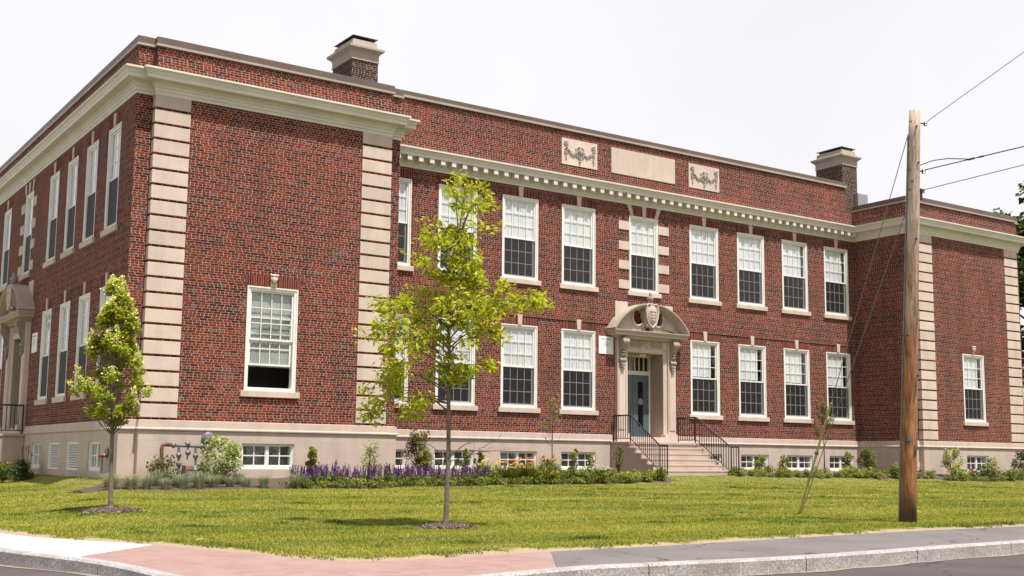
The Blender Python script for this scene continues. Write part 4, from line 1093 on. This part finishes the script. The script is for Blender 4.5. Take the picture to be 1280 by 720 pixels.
scatter(pr, sp, 'purple flowering salvia clump in the long purple row', 'salvia', 'purple salvia clumps', .78, 1.06)
sp = [Vector((x+rr.uniform(-.1, .1), float(bed_front(x))+.14+rr.uniform(-.06, .06), 0)) for x in np.arange(-15.9, -9.2, .36)]
for p in sp: p.z = gz(p.x, p.y)
def low_mound(mat):
    V, T = cat([leafy((rng.normal(0, .1), rng.normal(0, .1), .12), (.17, .15, .12), 60, .07, asp=.4, up=.2) for _ in range(4)]); return tri_mesh('leafy_clump', V, 4, T, mat)
scatter([low_mound(GREEN), low_mound(GREEN), low_mound(LIME)], sp, 'low green leaf clump in front of the purple row', 'perennial', 'green clumps in front of the purple row', .7, 1.15)
# day lilies
def lily(fm, nf):
    e = empty('day_lily'); V, T = straps(120, .52, .42, .024, 4, .7, .08); tri_mesh('foliage', V, 4, T, LIME if fm is YELL else GREEN, e); L = []; st = MB()
    for k in range(nf):
        a = rng.uniform(0, 6.28); q = rng.uniform(.08, .34); c = Vector((q*math.cos(a), q*math.sin(a), rng.uniform(.42, .62))); st.tube([Vector((c.x*.3, c.y*.3, .05)), c], .004, 4)
        n = 9; td = np.stack([np.cos(np.arange(n)*6.283/n), np.sin(np.arange(n)*6.283/n), np.full(n, .6)], -1); L.append((leaf_cloud(np.array(c)+td*.035, .085, .5, .3, tdir=td), np.repeat(rng.random(n), 4)))
    V, T = cat(L); tri_mesh('flowers', V, 4, T, fm, e); st.build('stems', TWIG, e); return e
def row(pxs, off, jit=.12):
    out = []
    for px in pxs:
        x = onY(px, 603, -4.2 if px < 850 else (-3.4 if px < 1100 else -4.6)).x; y = float(bed_front(x))+off+rr.uniform(-jit, jit); out.append(Vector((x, y, gz(x, y))))
    return out
scatter([lily(ORNG, 5), lily(ORNG, 3)], row([655, 668, 640, 683, 664], .55, .3)+row([700, 712], 1.1), 'orange day lily clump among green strap leaves left of the steps', 'day lily', 'orange day lilies')
scatter([lily(YELL, 6)], row([622, 634, 648, 675], .75, .3), 'yellow day lily clump beside the orange lilies', 'day lily', 'yellow day lilies')
def mound(mat, r, h, n, size, fl=None, nf=0, **k):
    e = empty('flowering_perennial' if fl else 'leafy_perennial'); L = []
    for _ in range(6): L.append(leafy((rng.normal(0, r*.42), rng.normal(0, r*.42), h*rng.uniform(.3, .62)), (r*.5, r*.5, h*.38), n//6, size, **k))
    V, T = cat(L); tri_mesh('foliage', V, 4, T, mat, e)
    if fl:
        Cc = gauss((0, 0, h*.72), (r*.9, r*.9, h*.38), nf); L = []
        for c in Cc: m_ = 7; td = np.stack([np.cos(np.arange(m_)*.9), np.sin(np.arange(m_)*.9), np.full(m_, .5)], -1); L.append((leaf_cloud(c+td*.015, .04, .7, .3, tdir=td), np.repeat(rng.random(m_), 4)))
        V, T = cat(L); tri_mesh('flowers', V, 4, T, fl, e)
    return e
scatter([mound(GREEN, .34, .48, 420, .085, asp=.4), mound(LIME, .32, .42, 420, .08), mound(GREEN, .3, .55, 380, .1, asp=.3, up=0)],
        row([612, 628, 645, 660, 680, 692, 704, 716, 728, 738], .85, .3)+row([698, 708, 720, 731, 742, 752], .4), 'low green leafy clump in the bed left of the steps', 'perennial', 'green clumps left of the steps')
scatter([mound(GREEN, .36, .5, 420, .08, WHTP, 16), mound(PALE, .34, .46, 420, .07, WHTP, 24)], row([748, 760, 771, 783], .6, .25), 'green clump speckled with small white flowers by the stair side', 'perennial', 'white flecked clumps by the stair')
scatter([mound(LIME, .34, .36, 460, .085, asp=.35), mound(LIME, .3, .42, 420, .08)], row([778, 790, 800, 812, 823, 835], .35, .12)+row([795, 808], .8), 'bright green low clump in front of the steps', 'perennial', 'bright clumps in front of the steps')
scatter([mound(LIME, .36, .44, 300, .08, YELL, 5), mound(GREEN, .36, .46, 280, .08), mound(LIME, .34, .38, 280, .075)],
        row([935, 947, 955, 966, 976, 988, 998, 1008, 1018, 1028, 1040, 1050, 1060, 1070, 1080, 1090, 1102, 1112, 1122, 1132], .5, .2)+row([984, 1075, 1117], 1.0, .2), 'low green mound in the bed right of the steps', 'perennial', 'green mounds right of the steps', .55, .98)
scatter([mound(GREEN, .4, .5, 420, .09), mound(LIME, .36, .55, 420, .08, YELL, 12), mound(DKGR, .4, .5, 420, .08)],
        row([1150, 1160, 1172, 1186, 1200, 1232, 1258, 1268, 1280], .5, .15), 'low leafy clump against the right wing base', 'perennial', 'clumps along the right wing')
scatter([mound(GREEN, .38, .5, 420, .08, ORNG, 14), mound(GREEN, .4, .55, 420, .08, YELL, 18)], row([1222, 1242, 1272], .45, .1), 'green clump dotted with orange and yellow flowers by the right wing window', 'perennial', 'orange dotted clumps at the right wing')

scatter([low_mound(GREEN), low_mound(LIME), low_mound(GREEN)], row(range(612, 770, 11), .2, .08), 'low green leaf clump at the front of the bed left of the steps', 'perennial', 'front clumps left of the steps', .7, 1.1)
scatter([low_mound(LIME), low_mound(GREEN), low_mound(LIME)], row(range(938, 1136, 11), .2, .08), 'low green leaf clump at the front of the bed right of the steps', 'perennial', 'front clumps right of the steps', .65, 1.15)
scatter([low_mound(GREEN), low_mound(LIME)], row(range(1148, 1284, 11), .22, .1), 'low green leaf clump at the front of the right wing bed', 'perennial', 'front clumps at the right wing', .65, 1.2)

def shrub(name, p, h, wd, mat, n, size, label, stems=5, skirt=.25, sparse=1., blobs=14, seed=1, cat_='shrub', top=.5):
    r_ = random.Random(seed); root = empty(name, p); tag(root, label, cat_); st = MB(); L = []
    for k in range(blobs):
        f = (k+.5)/blobs; z = h*(skirt+(1-skirt)*f)*.93; q = wd*.5*(1-(1-top)*abs(f-.35)*1.4)*math.sqrt(r_.random())*.85; a = r_.uniform(0, 6.28); c = (q*math.cos(a), q*math.sin(a), z)
        rad = wd*.17*sparse; L.append(leafy(c, (rad, rad, rad*1.1), n//blobs, size, asp=.55, up=.25)); st.tube([(0, 0, -.05), (c[0]*.35, c[1]*.35, z*.5), c], [.012, .009, .003], 5, cap=False)
    V, T = cat(L); tri_mesh('foliage', V, 4, T, mat, root); st.build('stems', TWIG, root); return root
shrub('rose_bush', spot(203, -3.7), .66, .95, OLIVE, 800, .07, 'olive and reddish shrub in front of the brown gas riser', seed=2)
shrub('variegated_shrub', spot(277, -3.7), 1.18, 1.15, PALE, 2400, .075, 'pale variegated shrub between the gas meter and the basement window', blobs=22, seed=3, skirt=.12)
shrub('young_shrub', spot(388, -3.7), .98, .50, LIME, 620, .085, 'slim light green shrub just right of the left wing basement window', seed=4, top=.3)
shrub('climbing_shrub', spot(461, -3.6), 1.12, .75, PALE, 700, .062, 'thin straggling pale shrub at the inner corner pier of the left wing', seed=5, blobs=16, sparse=1.25)
shrub('bronze_shrub', spot(524, -1.9), 1.38, 1.0, OLIVE, 2000, .07, 'bronze leaved bushy shrub between the two basement windows behind the oak', seed=6, blobs=20)
shrub('lime_shrub', spot(531, -2.7), .85, .55, LIME, 600, .07, 'lime green shrub in front of the bronze shrub', seed=7)
shrub('lime_shrub', spot(582, -2.4), .86, .5, PALE, 420, .075, 'small pale shrub in front of the basement window behind the oak', seed=8)
shrub('young_shrub', spot(599, -2.6), .8, .42, GREEN, 300, .085, 'small mid green shrub at the right end of the purple row', seed=9)
shrub('young_shrub', spot(717, -2.3), .92, .34, LIME, 300, .085, 'upright lime green plant in front of the basement window left of the steps', seed=10, top=.8)
shrub('young_shrub', spot(738, -2.3), .74, .34, PALE, 260, .08, 'short pale plant right of the upright lime one', seed=11)
shrub('tall_weed', spot(773, -2.7), 1.0, .6, OLIVE, 420, .07, 'brownish weedy plant against the shaded stair side', seed=12)
shrub('yellow_shrub', spot(949, -2.0), .7, .62, LIME, 500, .08, 'yellowish shrub under the first basement window right of the steps', seed=13)
shrub('young_shrub', spot(980, -2.3), .72, .5, LIME, 400, .08, 'small yellow green shrub left of the leaning guy guard', seed=18)
shrub('young_shrub', spot(1062, -2.4), .9, .45, LIME, 420, .08, 'light green upright shrub under the last basement window', seed=19)
shrub('feathery_shrub', spot(1086, -1.5), 1.05, .9, GREEN, 2200, .055, 'feathery dark green shrub in the shaded inner corner', blobs=22, seed=14)
shrub('variegated_shrub', spot(1191, -3.7), 1.18, .98, PALE, 1300, .075, 'pale loose shrub left of the right wing basement window', blobs=18, seed=15)
shrub('variegated_shrub', spot(1240, -3.8), .86, .7, PALE, 700, .07, 'pale shrub just right of the right wing basement window', seed=16)
shrub('dark_shrub', spot(1279, -3.8), 1.15, 1.0, DKGR, 1200, .075, 'dark green shrub at the far right end of the right wing', seed=17)
p = gp(25, 602); shrub('dark_shrub', p, .62, 1.0, DKGR, 2200, .055, 'low dark evergreen shrub beside the side stair', blobs=22, seed=20, skirt=.15)
p = gp(3, 604); shrub('leafy_shrub', p, .62, .7, GREEN, 600, .09, 'broad leaved green shrub at the left edge beside the dark evergreen', seed=21)
# red hot poker in front of the side basement window
e = tag(empty('red_hot_poker', gp(31, 599)), 'tall plant with red flower heads behind the dark evergreen by the side stair', 'flower'); V, T = straps(60, .6, .4, .02); tri_mesh('foliage', V, 4, T, GREEN, e); st = MB(); L = []
for k in range(6):
    tip = Vector((rng.uniform(-.25, .25), rng.uniform(-.25, .25), rng.uniform(.75, 1.0))); st.tube([(0, 0, 0), tip], .006, 5); L.append(leafy(tuple(tip), (.035, .035, .07), 50, .03))
V, T = cat(L); tri_mesh('flowers', V, 4, T, REDF, e); st.build('stems', TWIG, e)

def sapling(px, Y, name, label, top_py, fork_py, mat, nl, spread, lean=0., crown=None):
    b = spot(px, Y); t = depth(b); k = t/FPX; base_py = 598; root = empty(name, b); tag(root, label, 'tree'); r_ = random.Random(px)
    rx = Vector((RT.x, RT.y, 0)).normalized(); fy = Vector((FW.x, FW.y, 0)).normalized()
    H = (base_py-top_py)*k; hf = (base_py-fork_py)*k; tr = MB(); tr.tube([(0, 0, -.1), (.01, 0, hf*.5), (0, 0, hf), (.02, 0, hf+(H-hf)*.6), (.0, 0, H*.97)], [.032, .026, .022, .011, .004], 8); tr.build('trunk', BARK, root, smooth=True)
    br = MB(); L = []
    for j in range(13):
        z0 = hf+(H-hf)*.75*j/13; sd = spread*(1-.4*j/13)*r_.uniform(.5, 1.); an = r_.uniform(0, 6.28); d = rx*math.cos(an)*sd+fy*math.sin(an)*sd
        tip = Vector((0, 0, min(H, z0+r_.uniform(.35, .7))))+d; md = Vector((0, 0, z0+.12))+d*.6; br.tube([(0, 0, z0), md, tip], [.009, .006, .002], 5, cap=False)
        for q in (md.lerp(tip, .3), md.lerp(tip, .7), tip):
            if crown and not (crown[0]*k < q.z < crown[1]*k): n = nl//5
            else: n = nl
            if n: L.append(leafy(tuple(q), (.09, .09, .09), n, .075, asp=.5))
    br.build('branches', TWIG, root); V, T = cat(L); tri_mesh('crown', V, 4, T, mat, root)
sapling(690, -1.6, 'bare_sapling', 'thin sapling with sparse leaves in front of the wall between two basement windows', 499, 562, LIME, 7, .45, crown=(55, 105))
sapling(1031, -1.6, 'young_sapling', 'small leafy sapling behind the leaning guy guard', 508, 558, OLIVE, 26, .5)

# ------------------------------------------------------------------ trees beyond the right wing
FARG = leaf_mat('far_tree_leaves', [(0, (.02,.04,.008)), (.5, (.055,.085,.015)), (1, (.14,.16,.035))], .35)
def big_tree(px, t, H, rad, label, seed, zc=.6):
    c = at(px, 560, t); g = -1.6; root = empty('maple_tree', (c.x, c.y, g)); tag(root, label, 'tree', None); r_ = random.Random(seed)
    tr = MB(); tr.tube([(0, 0, -.3), (.05, 0, H*.2), (0, .1, H*.45), (.1, 0, H*.8)], [.34, .27, .2, .05], 10); tr.build('trunk', BARK, root, smooth=True); br = MB(); L = []
    for k in range(70):
        u = r_.uniform(-1, 1); an = r_.uniform(0, 6.28); s_ = math.sqrt(1-u*u); q = r_.uniform(.5, 1)
        c_ = Vector((rad*s_*math.cos(an)*q, rad*s_*math.sin(an)*q, H*zc+H*(1-zc)*.95*u*q+0)); s0 = Vector((0, 0, max(H*.2, c_.z-rad*.5)))
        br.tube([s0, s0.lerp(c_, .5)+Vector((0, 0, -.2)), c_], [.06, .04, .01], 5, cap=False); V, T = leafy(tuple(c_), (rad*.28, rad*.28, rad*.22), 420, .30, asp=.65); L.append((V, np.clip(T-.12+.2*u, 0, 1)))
    br.build('branches', TWIG, root); V, T = cat(L); tri_mesh('crown', V, 4, T, FARG, root)
big_tree(1330, 66, 16.8, 4.6, 'tall dark green tree showing past the right corner of the building', 3)
big_tree(1385, 80, 9.0, 4.2, 'lower bushy tree further back behind the right corner of the building', 5, .5)

# ------------------------------------------------------------------ utility pole, wires, guys
def wood_mat():
    m = NT('weathered_pole'); p = m.n('SeparateXYZ'); m.l(m.pos(), p.inputs[0]); mp = m.n('Mapping'); mp.inputs['Scale'].default_value = (22, 22, .8); m.l(m.pos(), mp.inputs[0])
    g = m.noise(1., 6, mp.outputs[0], .65); lo = m.ramp(g, [(.3, (.07,.025,.01)), (.45, (.31,.13,.05)), (.58, (.42,.20,.08)), (.75, (.58,.34,.17))]); hi = m.ramp(g, [(.3, (.27,.19,.14)), (.55, (.54,.42,.33)), (.75, (.66,.55,.45))])
    h = m.math('ADD', m.rng(p.outputs[2], -.6, 4.4, 0, 1), m.math('MULTIPLY', m.math('SUBTRACT', m.noise(1.1, 5), .5), .9)); c = m.mix(m.rng(h, .25, .75, 0, 1), lo, hi)
    mp2 = m.n('Mapping'); mp2.inputs['Scale'].default_value = (9, 9, 1.6); m.l(m.pos(), mp2.inputs[0])
    c = m.mix(m.math('MULTIPLY', m.rng(m.noise(1., 5, mp2.outputs[0], .7), .5, .66, 0, .75), m.rng(p.outputs[2], 1., 5., 1, .35)), c, c4((.085,.036,.016)))
    b = m.math('ADD', m.rng(p.outputs[2], -1.9, -1.0, 1, 0), m.math('MULTIPLY', m.math('SUBTRACT', m.noise(2.5, 4), .5), .6)); c = m.mix(m.rng(b, .2, .9, 0, .85), c, c4((.05,.028,.018)))
    m.col(c); m.rough(.9); m.bump(g, .7, .02); return m.m
WOOD = wood_mat(); STEEL = plain('galvanised_steel', (.22,.22,.225), .45, .15, 12., .6); WIRE = plain('black_wire', (.03,.03,.032), .5, .1, 3.); PORC = plain('porcelain', (.12,.10,.09), .3)
pb = gp(1134.7, 656); PT = depth(pb); ptop = at(1143.5, 138, PT)
root = tag(empty('utility_pole', pb), 'weathered brown wooden utility pole standing at the edge of the sidewalk', 'utility pole')
v = ptop-pb; m = MB(); N = 14; m.tube([v*(k/N)+Vector((0, 0, -.3 if k == 0 else 0)) for k in range(N+1)], [.152-.052*(k/N) for k in range(N+1)], 20)
m.build('shaft', WOOD, root, smooth=True)
def pole_pt(py, side=0.):
    f = (656-py)/(656-138); q = pb+v*f; return q
hw = MB()
toY = Vector((0, -1, 0))
AT = {}
for py, L_ in ((153, .10), (213, .07), (238, .06)):
    q = pole_pt(py)-pb; f = .1; hw = MB(); hw.tube([q+Vector((-.13, .0, 0)), q+Vector((.0, 0, 0)), q+Vector((.13, -.03, 0)), q+Vector((.13+L_, -.06, .0))], .014, 6); hw.lathe(q+Vector((.13+L_, -.06, -.04)), [(.02, 0), (.04, .01), (.028, .03), (.04, .05), (.02, .08)], 10); hw.build('insulator', PORC, root); AT[py] = pb+q+Vector((.13+L_, -.06, .02))
for k_, (py_, an_) in enumerate(((560, .3), (548, -.2), (470, .5), (420, -.5), (300, .1), (205, .2), (228, -.3), (160, .0))):
    q = pole_pt(py_)-pb; f_ = (656-py_)/518; rr_ = .153-.052*f_; dv = (-FW+RT*an_*2); dv.z = 0; dv.normalize(); c_ = q+dv*rr_
    m = MB()
    if k_ < 2: m.box(c_.x-.035, c_.x+.035, c_.y-.03, c_.y+.012, c_.z-.05, c_.z+.05); m.build('pole_tag', STEEL, root)
    else: m.tube([c_-dv*.02, c_+dv*.03], .017, 6); m.build('bolt', WIRE, root)
m = MB(); q = pole_pt(238)-pb; m.box(q.x+.09, q.x+.19, q.y-.05, q.y+.05, q.z-.16, q.z+.05); m.build('clamp_bracket', WIRE, root)
m = MB(); q0, q1 = pole_pt(655)-pb, pole_pt(170)-pb; m.tube([q0-RT*.155, q0.lerp(q1, .4)-RT*.135, q1-RT*.105], .026, 6); m.build('ground_wire', STEEL, root)
for nm, py, ex, ey, lab, rad in (('power_line', 153, 1280, 65, 'uppermost wire running from the pole top up to the right', .0065), ('service_cable', 213, 1280, 183, 'middle thicker cable running right from the pole with a drip loop', .010), ('telephone_cable', 238, 1280, 206, 'lowest cable running right from the pole', .007)):
    a = AT[py]; b = onX(ex, ey, a.x+.12); d = b-a; far = a+d*(40/max(.1, abs(d.y))); m = MB(); m.tube([a, b, a.lerp(far, .5), far], rad, 6)
    rt = tag(m.build(nm, WIRE), lab, 'wire')
    if py == 213:
        m = MB(); u = d.normalized(); l = d.length; pts = [a+Vector((-.15, 0, .06)), a+u*.2+Vector((0, 0, .14)), a+u*.5+Vector((0, 0, .11)), a+u*.95+Vector((0, 0, .0))]; m.tube(pts, .009, 6); m.tube([a+u*.9, a+u*1.02], .019, 6); m.tube([a+u*1.1, a+u*1.2], .017, 6); m.build('drip_loop', WIRE, rt)
ga = gp(997, 643)
for k, (py, lab) in enumerate(((168, 'guy wire with olive yellow guard running from the pole top to the lawn'), (262, 'lower plain guy wire from the middle of the pole to the lawn anchor'))):
    a = pole_pt(py)+Vector((-.1, .06, 0)); g0 = ga+Vector((0 if k == 0 else .10, .05*k, -.1)); m = MB(); m.tube([g0, a], .008, 6); gw = tag(m.build('guy_wire', STEEL), lab, 'guy wire', None)
    if k == 0:
        L_ = a-g0; f = 160/475; m = MB(); m.tube([g0+L_*.012, g0+L_*f*.97], .023, 10); m.build('guy_guard', plain('olive_guard', (.47,.41,.20), .5, .2, 4.), gw, smooth=False)
        m = MB(); m.tube([g0+L_*f*.55, g0+L_*f*.57], .040, 10); m.build('guard_clip', STEEL, gw)

# ------------------------------------------------------------------ signs, meter and fittings on the walls
SIGNW = plain('white_sign_board', (.82,.82,.84), .4, .03, 2.); SIGNG = plain('grey_sign_print', (.35,.36,.38), .6); SIGNB = plain('grey_green_emblem', (.36,.44,.40), .6)
def notice(x, y, z, rz, label):
    s_ = MB().box(-.335, .335, -.03, -.004, -.32, .32).build('notice_sign', SIGNW); s_.location = (x, y, z); s_.rotation_euler = (0, 0, rz); tag(s_, label, 'sign')
    m = MB(); xx = -.22
    for w_ in (.035, .03, .045, .03, .04, .03, .035, .045, .03): m.box(xx, xx+w_, -.033, -.0305, .195, .235); xx += w_+.012
    o = m.build('letter_marks', SIGNG, s_)
    m = MB()
    for k in range(24):
        a0, a1 = 6.283*k/24, 6.283*(k+1)/24
        m.quad(*[(r_*math.cos(a), -.032, .04+r_*math.sin(a)) for r_, a in ((.075, a0), (.075, a1), (.10, a1), (.10, a0))])
    m.box(-.03, .03, -.033, -.0305, .0, .07); m.build('emblem', SIGNB, s_)
notice(-1.825, 0, 3.21, 0, 'white notice board with grey emblem left of the main doorway')
notice(-B, 7.30, 2.70, R(-90), 'white notice board beside the shaded side doorway')
GREYP = plain('grey_pipe_paint', (.17,.175,.185), .45, .15, 9.); RUST = plain('rusty_pipe', (.20,.10,.06), .8, .3, 12.); LABEL = plain('orange_white_label', (.70,.66,.62), .5)
P_ = lambda px, py: onY(px, py, -3.30)
gm = tag(empty('gas_meter', spot(240, -3.3)), 'grey gas meter with pipe manifold standing against the left wing base', 'gas meter'); org = Vector(gm.location)
def gpart(nm, lst, rad, mat):
    m = MB()
    for l in lst: m.tube([P_(*q)-org for q in l], rad, 8)
    return m.build(nm, mat, gm, smooth=False)
gpart('riser_pipe', [[(202, 602), (202, 560), (203.5, 556.5), (207, 555.5), (216, 556)]], .05, RUST)
gpart('manifold_pipe', [[(214, 556.5), (262, 558.5)]], .042, GREYP); gpart('drop_pipe', [[(223.5, 557), (223.5, 602)]], .038, GREYP); gpart('drop_pipe', [[(244.5, 558), (244.5, 584)]], .034, GREYP); gpart('drop_pipe', [[(235, 557.5), (234, 575)]], .022, GREYP)
m = MB()
for px, py in ((217, 556.5), (223.5, 569), (223.5, 580), (244.5, 570), (252, 558), (234.5, 555), (235, 566)): q = P_(px, py)-org; m.blob(q, .075, 8, 6)
m.build('valve_fitting', STEEL, gm)
m = MB(); a = P_(229, 581)-org; b = P_(253, 596)-org; m.box(a.x, b.x, a.y-.16, a.y+.14, b.z, a.z); m.box(a.x+.06, b.x-.06, a.y-.2, a.y+.1, b.z-.12, b.z+.02); m.build('meter_body', GREYP, gm, bevel=.03)
m = MB(); a = P_(229.5, 582.5)-org; b = P_(252, 587)-org; m.box(a.x+.22, b.x, a.y-.172, a.y-.15, b.z, a.z); m.build('meter_label', LABEL, gm)
m = MB(); m.box(a.x+.01, a.x+.20, a.y-.172, a.y-.15, b.z, a.z); m.build('meter_label', plain('orange_label', (.42,.16,.09), .5), gm)
q = onY(259.5, 548, -D-.06); m = MB(); m.lathe((0, 0, 0), [(.17, 0), (.175, -.05), (.165, -.09), (.13, -.11), (.12, -.14), (.05, -.16), (.01, -.162)], 20, 'y'); o = m.build('wall_alarm_bell', GREYP, loc=q); tag(o, 'round grey domed bell on the wall above the variegated shrub', 'bell')
q = onX(131, 567, -B-.12); fc = tag(empty('fire_hose_inlet', q), 'red capped fire hose inlet on the side wall behind the blossom tree', 'hose inlet'); m = MB(); m.tube([(.08, 0, -.05), (-.08, 0, -.05)], .045, 10); m.build('inlet_pipe', STEEL, fc)
for sy in (-.07, .07):
    m = MB(); m.lathe((-.08, sy, -.05), [(.035, .03), (.045, -.0), (.045, -.05), (.02, -.06)], 12, 'x'); m.build('inlet_cap', plain('red_paint', (.34,.03,.03), .4), fc)
m = MB(); m.lathe((.05, 0, .02), [(.13, 0), (.13, -.02), (.11, -.03)], 16, 'x'); m.tube([(-.06, 0, -.05), (-.06, 0, -.5)], .035, 8); m.build('wall_plate', STEEL, fc)

# half buried stone strips along the lawn edge
for px, py, ln, an, lab in ((262, 677, .55, .5, 'curved pale stone strip half buried in the lawn near the brick sidewalk'), (925, 671, .75, .05, 'long pale edging stone half sunk at the lawn edge left of the pole'), (1050, 664, .5, .05, 'short pale edging stone nearer the pole at the lawn edge'), (1143, 657, .22, .6, 'small pale stone lying at the foot of the pole')):
    p = gp(px, py); m = MB(); n = 7; r_ = random.Random(px)
    pts = [(ln*(k/(n-1)-.5), .10*math.sin(k/(n-1)*2.4)*ln, .012+.012*r_.random()) for k in range(n)]
    m.tube(pts, [.05*r_.uniform(.7, 1.1) for _ in pts], 7); o = m.build('edging_stone', AGED, loc=p-Vector((0, 0, .02))); o.rotation_euler = (0, 0, an); tag(o, lab, 'stone')
# the wood across the street, seen only mirrored in the ground floor glass
n = 9000; Xw = rng.uniform(-45, 120, n); hw_ = 9.5+2.2*np.sin(Xw*.21)+1.6*np.sin(Xw*.57+1); Zw = -2+hw_*np.sqrt(rng.random(n)); Yw = rng.normal(-62, 2.2, n)
struct(tri_mesh('far_wood', leaf_cloud(np.stack([Xw, Yw, Zw], -1), 1.5, .7, .1), 4, np.repeat(rng.random(n)*.6, 4), FARG), 'stuff')
